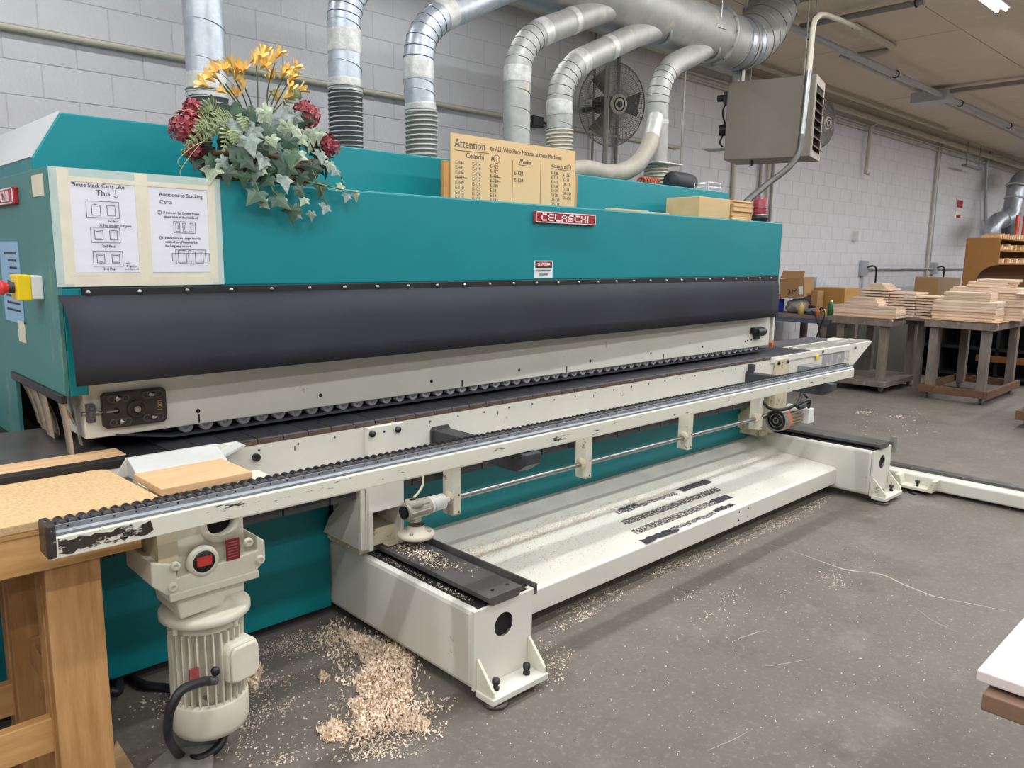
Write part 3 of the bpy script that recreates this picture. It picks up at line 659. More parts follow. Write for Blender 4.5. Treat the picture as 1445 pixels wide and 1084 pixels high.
box('rating_plate', DRED, (.935, .977, 2.186, 2.19, .682, .748), gc, .001)
for i in range(6): box('rating_line', mat('plate_line', '#a9626a', .5), (.941, .971, 2.1852, 2.1862, .692+i*.009, .6945+i*.009), gc)
for x, z in ((.785, .708), (1.005, .725), (.775, .648), (1.04, .66)):
    MB().lathe([(0, .006), (.006, .006), (.006, .012), (.013, .01), (.014, 0)], (x, 2.19, z), (0, -1, 0), 14).build('case_bolt', CAST, gc)
mt = MB().lathe([(0, .545), (.07, .545), (.07, .53), (.085, .52), (.128, .516), (.135, .51), (.135, .492), (.128, .486), (.1, .48), (.1, .455)], (cx, cy, 0), (0, 0, 1), 36).build('drive_motor', CAST, M, label='cream ribbed electric motor hanging upright')
fin = MB().cyl((cx, cy, .21), (cx, cy, .465), .092, 28)
fin.build('motor_barrel', mat('motor_dirty', '#b6b0a0', .55, var=.2, vscale=9, spots='#6f675c', spot_scale=7, spot_t=.6), mt)  # barrel darker than the fins, with dirt spots between them
fme = MB().box(-.0022, .0022, -.113, -.088, .215, .455).mesh('cooling_fin', CAST)
for k in range(30): put('cooling_fin', fme, mt, loc=(cx, cy, 0), rot=(0, 0, 2*PI*k/30))
MB().lathe([(.1, .225), (.115, .22), (.117, .215), (.117, .135), (.11, .115), (.075, .098), (0, .095)], (cx, cy, 0), (0, 0, 1), 32).build('fan_cover', CAST, mt)
for k in range(4):
    a = 2*PI*k/4+.4; MB().cyl((cx+.12*math.cos(a), cy+.12*math.sin(a), .465), (cx+.12*math.cos(a), cy+.12*math.sin(a), .49), .008, 8).build('flange_bolt', CAST, mt)
tb = MB().prism([(-.02, .0), (-.02, .095), (-.005, .115), (.075, .115), (.092, .095), (.092, .01), (.07, -.012), (.0, -.012)], 'y', -.03, .03).mesh('terminal_box', CAST)
td = Vector((.18, -.98, 0)).normalized(); ta = math.atan2(td.y, td.x)+PI/2
put('terminal_box', tb, mt, loc=(cx+td.x*.105, cy+td.y*.105, .30), rot=(0, 0, ta), bevel=.008)
tl = MB().prism([(-.013, .003), (-.013, .092), (.0, .108), (.07, .108), (.085, .092), (.085, .012), (.066, -.006), (.006, -.006)], 'y', -.012, .0).mesh('terminal_lid', CAST)
put('terminal_lid', tl, mt, loc=(cx+td.x*.136, cy+td.y*.136, .30), rot=(0, 0, ta), bevel=.006)
box('motor_plate', mat('plate_red_dull', '#9c4a4a', .5, var=.3, vscale=60), (cx-.098, cx-.07, cy-.108, cy-.10, .31, .37), mt)
gx = Vector((cx-.035, cy-.135, .325))
gd_ = (onY(270, 963, 2.12)-gx).normalized()
MB().lathe([(.014, 0), (.014, .035), (.011, .04), (.011, .06)], gx, gd_, 12).build('cable_gland', BLACKW, mt)
MB().lathe([(0, .015), (.012, .015), (.013, 0)], gx+Vector((0, -.005, .035)), (-.3, -.9, .1), 12).build('gland_plug', BLACK, mt)
p0 = gx+gd_*.04
MB().tube(bez([p0, gx+gd_*.06, onY(258, 973, 2.10), onY(245, 992, 2.09), onY(238, 1012, 2.10), onY(239, 1042, 2.13), onZ(255, 1066, .016), onZ(282, 1070, .016), onZ(308, 1054, .016), onZ(318, 1032, .03), (.95, 2.30, .09)], 10), .0135, 12).build('motor_cable', CORD, mt)
MB().tube(bez([(.70, 2.86, .10), (.78, 2.80, .05), onZ(170, 950, .018), onZ(205, 967, .018), onZ(245, 974, .018), (cx, cy+.12, .10)], 8), .016, 12).build('floor_cable', CORD, mt)
box('lower_bracket', CREAMD, (.745, .80, 2.20, 2.42, .70, .86), gc)

# ================================================================== DUST DUCTS
def elbow_path(pts, n=8): return bez(pts, n)
def duct(label, pts, hose_z, zb, r=.083, m=GALV, tapes=(), seams=(), dusty=False, hosem=(BLACK, WHITE), straight_seams=()):
    t = thing('dust_duct', label, 'duct', (pts[0][0], pts[0][1], zb), 'branch ducts rising from the machine hood')
    path = elbow_path(pts); MB().tube(path, r, 28, caps=False).build('pipe', m, t)
    L = [0]
    for a, b in zip(path, path[1:]): L.append(L[-1]+(b-a).length)
    def at(s):
        for i in range(1, len(L)):
            if L[i] >= s: f = (s-L[i-1])/(L[i]-L[i-1]); return path[i-1].lerp(path[i], f), (path[i]-path[i-1]).normalized()
        return path[-1], (path[-1]-path[-2]).normalized()
    for s in seams:
        c, d = at(s); MB().ring(c, d, r, .0028, 28, 5).build('seam', mat('seam_dark', '#6b6e72', .5, metal=.5), t)
    for s in straight_seams:
        c, d = at(s); MB().ring(c, d+Vector((.28, .1, 0)), r*1.01, .0035, 28, 5).build('spiral_seam', m, t)
    for s, wd in tapes:
        seg = [at(s+wd*i/6)[0] for i in range(7)]; MB().tube(seg, [r+.002+.0015*(i % 2) for i in range(7)], 28, caps=False).build('tape_band', TAPE, t)
    x, y = pts[0][0], pts[0][1]
    if hose_z:
        n = int((hose_z-zb)/.006); hp = [(x, y, zb+(hose_z-zb)*i/n) for i in range(n+1)]
        MB().tube(hp, r+.002, 28, caps=False).build('flex_hose', hosem[0], t)
        tn = int((hose_z-zb)/.0235); co = []
        for i in range(tn*24+1):
            a = 2*PI*i/24; co.append((x+(r+.003)*math.cos(a), y+(r+.003)*math.sin(a), zb+(hose_z-zb)*i/(tn*24)))
        MB().tube(co, .0034 if hosem is DK else .006, 6).build('hose_coil', hosem[1], t)
        MB().ring((x, y, hose_z), (0, 0, 1), r+.003, .005, 28, 6).build('hose_clamp', STEEL, t)
    return t
YD = 3.6
DK = (mat('hose_black', '#232226', .6, var=.2), mat('hose_rib_pale', '#a9a6a2', .5, var=.1))
GK = (mat('hose_grey', '#5f5d5a', .6, var=.2), mat('hose_rib_grey', '#aeaaa3', .55, var=.12))
TK = (mat('hose_tan', '#8f8677', .6, var=.2), mat('hose_rib_tan', '#c9c0ae', .55, var=.12))
duct('galvanized duct with black ribbed hose rising behind the flower basket', [(1.553, YD, 2.27), (1.555, YD, 2.5), (1.555, YD, 2.75), (1.62, YD, 2.94), (1.8, YD+.03, 3.08), (2.3, YD+.1, 3.3)], 2.30, 2.067, r=.086, tapes=((.0, .10),), straight_seams=(.14, .30), hosem=DK)
duct('galvanized duct with long black ribbed hose and foil tape band', [(2.268, YD, 2.38), (2.27, YD, 2.6), (2.275, YD, 2.78), (2.35, YD, 2.93), (2.53, YD+.03, 3.05), (3.1, YD+.1, 3.33)], 2.42, 2.067, tapes=((.205, .11), (.02, .06)), seams=(.38, .42, .46, .50, .54, .58, .62), straight_seams=(.14, .335), hosem=DK)
duct('galvanized elbow duct with grey ribbed hose ending in tape', [(2.75, YD, 2.33), (2.735, YD, 2.5), (2.734, YD, 2.64), (2.768, YD, 2.77), (2.877, YD, 2.88), (3.055, YD+.02, 2.973), (3.3, YD+.05, 3.102), (3.78, YD+.1, 3.34)], 2.37, 2.067, tapes=((.2, .10), (.60, .09), (.03, .05)), seams=(.31, .36, .41, .46, .51, .56), straight_seams=(.13, .18), hosem=GK)
duct('galvanized elbow duct passing down behind the manila sign', [(3.482, YD, 2.067), (3.482, YD, 2.3), (3.48, YD, 2.64), (3.507, YD, 2.79), (3.626, YD, 2.925), (3.913, YD+.02, 3.06), (4.257, YD+.06, 3.206), (4.6, YD+.1, 3.33)], None, 2.067, tapes=((.56, .09), (.93, .08), (1.26, .06)), seams=(.69, .74, .79, .84, .89), straight_seams=(.28, .39, .50), m=GALVD)
duct('dusty galvanized elbow duct with short ribbed hose beside the wall fan', [(3.868, YD, 2.36), (3.866, YD, 2.48), (3.862, YD, 2.56), (3.893, YD, 2.69), (4.024, YD, 2.83), (4.342, YD+.02, 2.985), (4.686, YD+.06, 3.14), (4.98, YD+.1, 3.25)], 2.40, 2.067, tapes=((.13, .08), (.50, .08), (.86, .06)), seams=(.24, .29, .34, .39, .44), straight_seams=(.06,), m=GALVD, hosem=TK)
d6 = duct('dusty duct with tan flange plate and a side hose branching off', [(4.925, YD, 2.25), (4.92, YD, 2.5), (4.911, YD, 2.70), (4.955, YD, 2.86), (5.10, YD+.02, 3.0), (5.401, YD+.06, 3.13), (5.65, YD+.1, 3.24)], 2.27, 2.067, tapes=((.31, .025),), seams=(.45, .50, .55, .60, .65, .70), m=GALVD, hosem=TK)
box('flange_plate', TAPE, (4.79, 5.10, YD-.12, YD+.12, 2.268, 2.28), d6, .004)
hp = bez([(4.87, YD-.02, 2.60), (4.80, YD-.05, 2.49), (4.71, YD-.08, 2.36), (4.56, YD-.1, 2.235), (4.40, YD-.1, 2.17), (4.22, YD-.1, 2.145), (4.03, YD-.1, 2.155), (3.8, YD-.06, 2.13), (3.66, YD-.02, 2.13)], 16)
MB().tube(hp[:26], .058, 20, caps=False).build('branch_collar', TAPE, d6)
MB().tube(hp[22:], [.06+.0035*(i % 2) for i in range(len(hp)-22)], 20).build('branch_hose', mat('hose_translucent', '#a39b8e', .5, var=.15, vscale=8), d6)
MD = thing('main_duct', 'large galvanized main dust duct with elbow turning up to the ceiling', 'duct', (5, 3.75, 3.36))
zc = 3.37; cxx = 6.08; R = .75
mp_ = [(2.1, 3.75, zc), (4, 3.75, zc), (5.85, 3.75, zc)]+[(cxx+R*math.sin(a), 3.75, zc+R*(1-math.cos(a))) for a in [i*PI/2/10 for i in range(8)]]
a7 = 7*PI/20
mp_ += [(cxx+R*math.sin(a7)+.12*math.cos(a7)*k, 3.75, zc+R*(1-math.cos(a7))+.12*math.sin(a7)*k) for k in (1, 2, 3)]
MB().tube(mp_, .212, 48).build('pipe', GALVD, MD)
for i, a in enumerate([k*PI/2/10 for k in range(0, 8)]):
    c = (cxx+R*math.sin(a), 3.75, zc+R*(1-math.cos(a))); d = (math.cos(a), 0, math.sin(a))
    MB().ring(c, d, .213, .004, 48, 6).build('seam', MATS['seam_dark'] if i % 2 else GALV, MD)
for a0, a1 in ((.02, .10), (.22, .29)):
    MB().tube([(cxx+R*math.sin(a), 3.75, zc+R*(1-math.cos(a))) for a in [a0+(a1-a0)*k/4 for k in range(5)]], .2155, 48, caps=False).build('tape_band', GALV, MD)
MB().lathe([(.212, -.012), (.235, -.012), (.235, .012), (.212, .012)], (5.84, 3.75, zc), (1, 0, 0), 48).build('flange', GALVD, MD)
for k in range(12):
    a = 2*PI*k/12; MB().cyl((5.82, 3.75+.225*math.cos(a), zc+.225*math.sin(a)), (5.86, 3.75+.225*math.cos(a), zc+.225*math.sin(a)), .007, 8).build('flange_bolt', STEEL, MD)
for x, z, y in ((4.62, 3.30, 3.70), (5.02, 3.235, 3.71), (5.68, 3.235, 3.71)): MB().ring((x, y-.02, z), (.85, .1, .5), .092, .012, 24, 6).build('saddle', GALVD, MD)
MB().cyl((5.62, 3.55, zc-.06), (5.62, 3.55, ZC), .006, 8).build('hanger_rod', STEEL, MD)
box('hanger_clip', GALVD, (5.57, 5.67, 3.53, 3.57, zc-.02, zc-.005), MD)

# ================================================================== WALL FANS, HEATER
def fan(label, c, nrm, R, group=None):
    t = thing('wall_fan', label, 'fan', c, group); c = Vector(c); nrm = Vector(nrm).normalized()
    e = nrm.cross(Vector((0, 0, 1))).normalized(); g = e.cross(nrm)
    def P(a, r, h): return c+(e*math.cos(a)+g*math.sin(a))*r+nrm*h
    cg = MB()
    for k in range(110):
        a = 2*PI*k/110; cg.tube([P(a, .1*R, .11), P(a, .55*R, .10), P(a, .9*R, .06), P(a, R, 0), P(a, .9*R, -.06), P(a, .5*R, -.09)], .002, 3)
    cg.build('cage', CAGE, t)
    for r, h in ((R, 0), (.9*R, .06), (.75*R, .085), (.55*R, .10), (.35*R, .107)):
        MB().tube([P(2*PI*i/40, r, h) for i in range(40)], .007 if r == R else .0028, 6, closed=True).build('cage_ring', CAGE, t)
    for k in range(3):
        a0 = 2*PI*k/3+.95; vs = []
        for i in range(6):
            r = (.12+.76*i/5)*R; sp = .40-.01*i
            vs += [P(a0-sp, r, .025), P(a0+sp, r, -.025), P(a0-sp, r, .021), P(a0+sp, r, -.029)]
        fs = []
        for i in range(5): b = 4*i; fs += [(b, b+1, b+5, b+4), (b+2, b+6, b+7, b+3), (b, b+4, b+6, b+2), (b+1, b+3, b+7, b+5)]
        MB().add(vs, fs, True).build('blade', BLADE, t)
    MB().lathe([(0, .02), (.09*R/.4, .018), (.1*R/.4, 0)], c+nrm*.108, nrm, 28).build('badge', mat('badge_pale', '#c9c2b6', .4, metal=.2), t)
    MB().ring(c+nrm*.124, nrm, .062*R/.4, .008, 24, 6).build('badge_ring', BLACK, t)
    MB().lathe([(0, .024), (.033*R/.4, .022)], c+nrm*.108, nrm, 16).build('badge_centre', BLACK, t)
    MB().cyl(c-nrm*.02, c-nrm*.24, .085*R/.4, 18).build('motor', BLACK, t)
    wp = Vector((c.x-nrm.x*.24, Y1, c.z)); MB().tube([c-nrm*.2, (c.x-nrm.x*.2, Y1-.2, c.z), (c.x-nrm.x*.2, Y1-.01, c.z)], .025, 10).build('wall_arm', BLACK, t)
    return t
fan('large round wire cage fan mounted on block wall behind the ducts', (6.42, 5.26, 3.10), (-.26, -.95, -.12), .40)
hc = onX(1156, 174, 9.9)
fan('wire cage fan seen edge on beyond the hanging heater', (hc.x, hc.y, hc.z), (-.05, -.99, -.1), .32)
HT = thing('unit_heater', 'taupe box unit heater hung from the ceiling with side louvers', 'heater', (6.75, 3.5, 2.45))
PHI = math.radians(16)
def hx(mb): return mb.xf(Matrix.Translation((6.49, 3.18, 0)) @ Matrix.Rotation(PHI, 4, 'Z'))
hx(MB().box(0, .42, 0, .72, 2.445, 3.10)).build('cabinet', HEATER, HT, .006)
hf = hx(MB().box(0, .42, -.012, 0, 2.445, 2.50).box(0, .42, -.012, 0, 3.03, 3.10).box(0, .035, -.012, 0, 2.50, 3.03).box(.385, .42, -.012, 0, 2.50, 3.03)).build('front_frame', HEATERL, HT)
hx(MB().box(.035, .385, -.002, .0, 2.5, 3.03)).build('front_dark', DARK, HT)
for k in range(7):
    z = 2.53+k*.071; hx(MB().prism([(-.045, z-.012), (-.042, z-.018), (0, z+.02), (-.003, z+.026)], 'x', .04, .38)).build('louver', LOUV, HT)
hx(MB().cyl((.12, .72, 2.72), (.12, .80, 2.72), .05, 16)).build('fan_motor', BLACK, HT)
hx(MB().box(.03, .12, .72, .76, 2.93, 3.03)).build('junction_box', BLACK, HT)
hx(MB().cyl((.1, .775, 2.99), (.1, .83, 2.99), .03, 12)).build('valve_knob', BLACK, HT)
hx(MB().tube(bez([(.08, .75, 2.95), (.06, .77, 2.86), (.1, .75, 2.76)]), .008, 6)).build('wire', CORD, HT)
hx(MB().tube(bez([(.1, .77, 2.67), (.07, .78, 2.6), (.12, .73, 2.54)]), .008, 6)).build('wire', CORD, HT)
hx(MB().box(.0, .2, .72, .92, 2.55, 2.556)).build('tray', GALVD, HT)
hx(MB().cyl((.1, .66, 3.1), (.1, .66, 3.32), .055, 16)).build('flue', GALVD, HT)
hx(MB().cyl((.12, .5, 2.4), (.12, .5, 2.45), .012, 8)).build('drain', BLACK, HT)
for dx, dy in ((.05, .1), (.37, .1), (.05, .62), (.37, .62)):
    p = Matrix.Translation((6.49, 3.18, 0)) @ Matrix.Rotation(PHI, 4, 'Z') @ Vector((dx, dy, 3.1)); MB().cyl(p, (p.x, p.y, ZC), .006, 6).build('hanger_rod', PIPED, HT)

# ================================================================== PIPES AND CONDUIT
def pipe(name, label, pts, r, m, n=12, clips=(), smooth=0, group=None):
    t = thing(name, label, 'pipe' if 'pipe' in name else 'conduit', pts[0], group)
    MB().tube(bez(pts, smooth) if smooth else pts, r, n).build('tube', m, t)
    for c, ax in clips: MB().ring(c, ax, r+.006, .008, 16, 6).build('clip', BLACK, t)
    return t
pipe('wall_pipe', 'thin painted pipe running level along the block wall behind the ducts', [(X0, 5.665, 2.893), (8.2, 5.665, 2.893)], .021, PIPEC)
pipe('sprinkler_pipe', 'thick cream pipe running high along the block wall', [(4.5, 5.5, 3.88), (26, 5.5, 3.80)], .045, PIPEC)
pipe('ceiling_pipe', 'second cream pipe close under the ceiling along the wall', [(6.5, 5.25, 3.93), (16.0, 5.25, 3.93)], .028, PIPEC)
pipe('wall_conduit', 'long thin conduit at the top of the block wall', [(8.0, 5.66, 3.78), (26, 5.66, 3.78)], .018, PIPEC)
pipe('wall_conduit', 'second long conduit on the block wall below the first', [(8.0, 5.66, 3.70), (26, 5.66, 3.70)], .015, PIPEC)
pipe('drop_pipe', 'short cream drop pipe ending in a valve on the block wall', [(13.9, 5.5, 3.82), (13.55, 5.5, 3.82), (13.5, 5.6, 3.74), (13.5, 5.62, 3.0), (13.5, 5.55, 2.99)], .03, PIPEC)
pipe('drop_conduit', 'slim vertical conduit dropping the full block wall to the outlets', [(16.9, 5.66, 3.9), (16.9, 5.66, .9)], .026, PIPEC)
pipe('drop_conduit', 'second slim conduit beside the full height drop', [(17.05, 5.66, 3.9), (17.05, 5.66, 1.45)], .014, PIPEG)
pipe('outlet_conduit', 'level conduit joining the outlet boxes above the board stacks', [(13.95, 5.66, 1.431), (19.5, 5.66, 1.431)], .022, PIPEG)
pipe('drop_conduit', 'conduit dropping from the first outlet box', [(13.85, 5.66, 1.4), (13.85, 5.66, .5)], .018, PIPEG)
pipe('drop_conduit', 'silver conduit dropping beside the small galvanized ducts', [onY(1402, 208, 5.6), onY(1392, 232, 5.6), onY(1391, 340, 5.6)], .035, PIPEG)
pipe('support_pipe', 'vertical pipe in front of the wall fan cage', [(6.02, 5.0, ZC), (6.02, 5.0, .4)], .026, PIPED, n=14)
pipe('wall_conduit', 'vertical conduit on the block wall behind the fan', [(7.0, 5.66, ZC), (7.0, 5.66, .4)], .02, PIPED)
pipe('wall_conduit', 'second vertical conduit on the block wall behind the fan', [(6.6, 5.66, ZC), (6.6, 5.66, .4)], .013, PIPED)
pipe('wall_conduit', 'vertical conduit on the block wall beneath the heater tray', [onY(1036, 225, 5.66)+Vector((0, 0, 1.2)), onY(1033, 300, 5.66)], .03, PIPEC)
for i, x in enumerate((1073, 1084, 1090)):
    p = onY(x, 250, 5.66)
    pipe('wall_conduit', ('thin', 'pale', 'dark')[i]+' vertical conduit on the block wall below the heater', [(p.x, 5.66, ZC), (p.x, 5.66, .4)], .022, (PIPED, PIPEC, PIPED)[i])
p = onY(978, 90, 4.6)
pipe('hanging_pipe', 'thin rod hanging down to the black motor on the hood', [(5.33, 3.66, ZC), (5.33, 3.66, 2.19)], .008, PIPED)
pipe('main_conduit', 'large shiny conduit crossing under the ceiling with black clamps', [(7.6, 4.03, 3.85), (26, 4.25, 3.85)], .035, PIPEG, n=16, clips=[((x, 4.03+(x-7.6)*.012, 3.85), (1, 0, 0)) for x in (8.05, 10.4, 12.9, 15.5)])
pipe('side_conduit', 'thin conduit parallel to the large ceiling conduit', [(9.4, 4.32, 3.93), (20, 4.5, 3.9)], .018, PIPEG)
pipe('cross_conduit', 'grey conduit crossing the ceiling from the main duct elbow', [(7.86, 4.05, 3.9), (7.87, 2.88, 3.9)], .028, PIPED, clips=[((7.87, 2.95, 3.9), (0, 1, 0))])
pipe('cross_conduit', 'dark conduit above the main duct elbow', [(7.2, 4.3, 3.95), (7.25, 2.4, 3.95)], .03, PIPED)
pipe('gas_pipe', 'cream pipe looping under the ceiling beside the heater', [(9.6, 4.28, 3.942), (9.6, 3.85, 3.942), (9.45, 3.75, 3.942), (8.35, 3.72, 3.942)], .035, PIPEC)
hp0 = onX(1157, 35, 6.9)
ff = pipe('heater_conduit', 'rigid conduit and flexible hose dropping past the heater to the hood', [onX(1216, 48, 8.3), onX(1212, 40, 8.0), onX(1185, 28, 7.2), onX(1165, 21, 6.6), onX(1157, 21, 6.4), onX(1150, 28, 6.32), onX(1147, 40, 6.3), onX(1143, 85, 6.28), onX(1131, 190, 6.2)], .022, PIPEC)
MB().tube([onX(1141, 100, 6.26), onX(1131, 192, 6.2)], .024, 12).build('steel_sleeve', STEEL, ff)
fl = bez([onX(1131, 190, 6.2), onX(1127, 215, 6.15), onX(1112, 237, 6.0), onX(1085, 258, 5.8), onX(1062, 277, 5.55), onX(1050, 288, 5.4)], 30)
MB().tube(fl, [.022+.0035*(i % 2) for i in range(len(fl))], 12).build('flex_conduit', mat('flex_steel', '#5d5b58', .5, metal=.3, var=.2), ff)
# fixture box on the ceiling by the conduit
fx = thing('ceiling_box', 'grey steel trough hanging below the large ceiling conduit', 'trough', (12.2, 4.25, 3.8))
box('trough', PIPEG, (12.05, 12.35, 4.0, 4.48, 3.78, 3.92), fx, .004)
box('strut', PIPED, (12.15, 12.22, 2.75, 4.0, 3.88, 3.93), fx)
tr = thing('hanging_tray', 'small metal tray hung on two rods by the block wall', 'tray', onY(1372, 236, 5.4))
c = onY(1372, 236, 5.4); box('tray', PIPED, (c.x-.5, c.x+.5, 5.35, 5.45, c.z-.02, c.z+.02), tr)
for s in (-.4, .4): MB().cyl((c.x+s, 5.4, c.z), (c.x+s, 5.4, 3.95), .008, 6).build('rod', PIPED, tr)
# outlets on the wall
def outlet(label, x, z, s=.07):
    t = thing('outlet_box', label, 'outlet', (x, 5.66, z)); box('box', PIPEG, (x-s, x+s, 5.62, 5.70, z-s*1.3, z+s*1.3), t, .006)
    MB().tube(bez([(x+.05, 5.62, z+.02), (x+.2, 5.56, z+.03), (x+.35, 5.58, z-.1), (x+.36, 5.6, z-.75)]), .016, 8).build('plug_cord', CORD, t)
outlet('first grey outlet box on the block wall with plugged cord', 13.85, 1.45, .1); outlet('second grey outlet box on the block wall by the brown shelf', 17.3, 1.44, .09)
p = onY(722+34, 172, 5.66)
oc = thing('receptacle', 'black plug receptacle on the block wall between two ducts', 'outlet', p); box('body', BLACK, (p.x-.08, p.x+.08, 5.62, 5.70, p.z-.05, p.z+.05), oc, .01)
MB().tube(bez([p+Vector((.08, -.03, 0)), p+Vector((.22, -.05, -.05)), p+Vector((.28, -.05, -.3))]), .012, 8).build('cord', CORD, oc)
p = onY(1207, 333, 5.68); sw = box('wall_bracket', WHITE, (p.x-.06, p.x+.02, 5.6, 5.7, p.z-.08, p.z+.08)); tag(sw, 'small white bracket fixed on the block wall', 'bracket')
p = onY(1354, 295, 5.68)
sg = tag(box('wall_sign', mat('sign_red_white', '#e4d9d6', .5), (p.x-.2, p.x+.2, 5.685, 5.7, p.z-.2, p.z+.2)), 'small red and white notice on the block wall', 'sign')
box('red_field', RED, (p.x-.16, p.x+.18, 5.68, 5.686, p.z+.03, p.z+.18), sg); box('red_stripe', RED, (p.x-.14, p.x+.1, 5.68, 5.686, p.z-.18, p.z-.12), sg)
# small ducts in the far corner
td_ = thing('elbow_duct', 'small galvanized elbow duct above the brown shelf', 'duct', onY(1395, 335, 5.0))
MB().tube(bez([onY(1398, 336, 5.0), onY(1400, 322, 5.0), onY(1408, 311, 5.0), onY(1420, 308, 5.0)]), .16, 20).build('pipe', GALV, td_)
td2 = thing('bent_duct', 'tall galvanized duct bending above the brown shelf', 'duct', onY(1425, 335, 5.0))
MB().tube(bez([onY(1414, 311, 4.98), onY(1424, 304, 4.98), onY(1430, 285, 4.98), onY(1434, 265, 4.98), onY(1442, 252, 4.98), onY(1460, 246, 4.98)]), .17, 20).build('pipe', GALV, td2)
MB().tube([onY(1423, 345, 5.15), onY(1428, 300, 5.15)], .17, 20).build('straight_pipe', mat('duct_dark', '#5f6266', .45, metal=.5), td2)
for a in ((1433, 262), (1431, 280)): MB().ring(onY(*a, 4.98), (.25, 0, 1), .175, .02, 20, 6).build('band', TAPE, td2)

# ================================================================== THINGS ON THE HOOD
def sheet(label, x0, x1, z0, z1):
    t = tag(box('paper_sheet', PAPER, (x0, x1, 2.6965, 2.6985, z0, z1)), label, 'paper', 'instruction sheets taped to the hood')
    return t
s1 = sheet('white instruction sheet headed Please Stack Carts taped to the teal hood', .716, .926, 1.525, 1.81)
s2 = sheet('white instruction sheet headed Additions to Stacking taped to the teal hood', .945, 1.156, 1.525, 1.812)
TY = 2.6958
def wr(sh, lines, m=INK):
    for s, x, z, size, sx in lines: text(s, size, sh, (x, TY, z), FACE, m, sx=sx)
wr(s1, [('Please Stack Carts Like', .728, 1.786, .0175, .93), ('This', .795, 1.762, .025, 1), ('1st Pass', .825, 1.682, .009, 1), ('X No sticker 1st pass', .80, 1.668, .012, .9), ('2nd Pass', .802, 1.604, .0115, 1), ('3rd Pass', .802, 1.533, .0115, 1), ('w/o', .87, 1.552, .0085, 1), ('8" signature', .872, 1.543, .0085, .8), ('numbers on', .868, 1.534, .0085, 1)])
wr(s2, [('Additions to Stacking', .986, 1.772, .0175, .95), ('Carts', .986, 1.748, .0185, 1), ('1', .982, 1.716, .009, 1), ('If there are 5pc Drawer Fronts', .997, 1.716, .0115, .82), ('please stack in the middle of', .997, 1.703, .0115, .85), ('2', .982, 1.634, .009, 1), ('If the Doors are Longer than the', .997, 1.634, .0115, .78), ('width of cart Please stack it', .997, 1.621, .0115, .84), ('the long way on cart', .997, 1.608, .0115, .88)])
dr = strokes(MB(), [((.853, 1.782), (.853, 1.757)), ((.847, 1.763), (.853, 1.757)), ((.859, 1.763), (.853, 1.757))]+rect(.765, 1.695, .86, 1.745)+rect(.78, 1.702, .805, 1.733)+rect(.825, 1.702, .848, 1.733)+rect(.773, 1.618, .858, 1.665)+rect(.784, 1.627, .808, 1.656)+rect(.828, 1.627, .85, 1.656)+rect(.775, 1.545, .862, 1.592)+rect(.786, 1.555, .808, 1.583)+rect(.83, 1.555, .852, 1.583)+[((.787, 1.736), (.8, 1.733)), ((.788, 1.652), (.804, 1.652)), ((.831, 1.652), (.847, 1.652)), ((.788, 1.63), (.804, 1.63)), ((.831, 1.63), (.847, 1.63)), ((.789, 1.579), (.804, 1.579)), ((.833, 1.579), (.848, 1.579)), ((.789, 1.558), (.804, 1.558)), ((.833, 1.558), (.848, 1.558)), ((.791, 1.565), (.791, 1.573)), ((.847, 1.565), (.847, 1.573))], .0011, 'y', TY, .0004).build('drawing', INK, s1, kind='stuff')
dr = strokes(MB(), rect(1.028, 1.655, 1.10, 1.692)+rect(1.035, 1.66, 1.048, 1.687)+rect(1.058, 1.66, 1.068, 1.687)+rect(1.078, 1.66, 1.092, 1.687)+rect(1.03, 1.553, 1.13, 1.60)+rect(1.018, 1.562, 1.143, 1.588)+rect(1.038, 1.556, 1.065, 1.597)+rect(1.072, 1.553, 1.08, 1.597)+rect(1.095, 1.556, 1.122, 1.593)+[((1.042, 1.682), (1.042, 1.668)), ((1.063, 1.682), (1.063, 1.668)), ((1.085, 1.682), (1.085, 1.668))]+[((.985+.006*math.cos(a), zz+.006*math.sin(a)), (.985+.006*math.cos(a+.8), zz+.006*math.sin(a+.8))) for zz in (1.7195, 1.6375) for a in [k*.8 for k in range(8)]], .0011, 'y', TY, .0004).build('drawing', INK, s2, kind='stuff')
for i, (b, m) in enumerate((((.668, 1.192, 1.812, 1.84), MASKT), ((.668, 1.192, 1.482, 1.524), MASK), ((.668, .716, 1.483, 1.839), MASKT), ((.69, .722, 1.49, 1.838), MASK), ((.912, .952, 1.49, 1.838), MASK), ((1.152, 1.192, 1.483, 1.838), MASKT), ((1.145, 1.172, 1.49, 1.836), MASK), ((.72, 1.15, 1.80, 1.815), MASK))):
    t = .0005*i; box('masking_tape', m, (b[0], b[1], 2.6955-t*.2, 2.6975-t*.2, b[2], b[3])).name
for k, o in enumerate([o for o in COL.objects if o.name.startswith('masking_tape')]):
    lab = ('pale masking tape strip along the hood top above both sheets', 'wide masking tape strip along the bottom of both sheets', 'thin pale masking tape strip at the hood corner', 'masking tape strip down the outer edge of the Please Stack sheet', 'masking tape strip between the two instruction sheets', 'thin pale masking tape strip past the Additions sheet', 'masking tape strip down the outer edge of the Additions sheet', 'narrow masking tape strip across the top of both sheets')[k]
    tag(o, lab, 'tape', 'tape strips round the sheets')
bp_ = tag(box('blue_notice', BLUEP, (.6635, .6665, 3.13, 3.40, 1.335, 1.62)), 'light blue paper notice stuck on the end panel', 'paper')
for k in range(9): box('print_line', INK, (.6628, .6637, 3.16, 3.26+.1*rnd.random(), 1.575-.025*k, 1.583-.025*k), bp_)
tag(box('tape_scrap', MASK, (.663, .6665, 3.13, 3.22, 1.27, 1.345)), 'scrap of masking tape below the blue notice', 'tape')

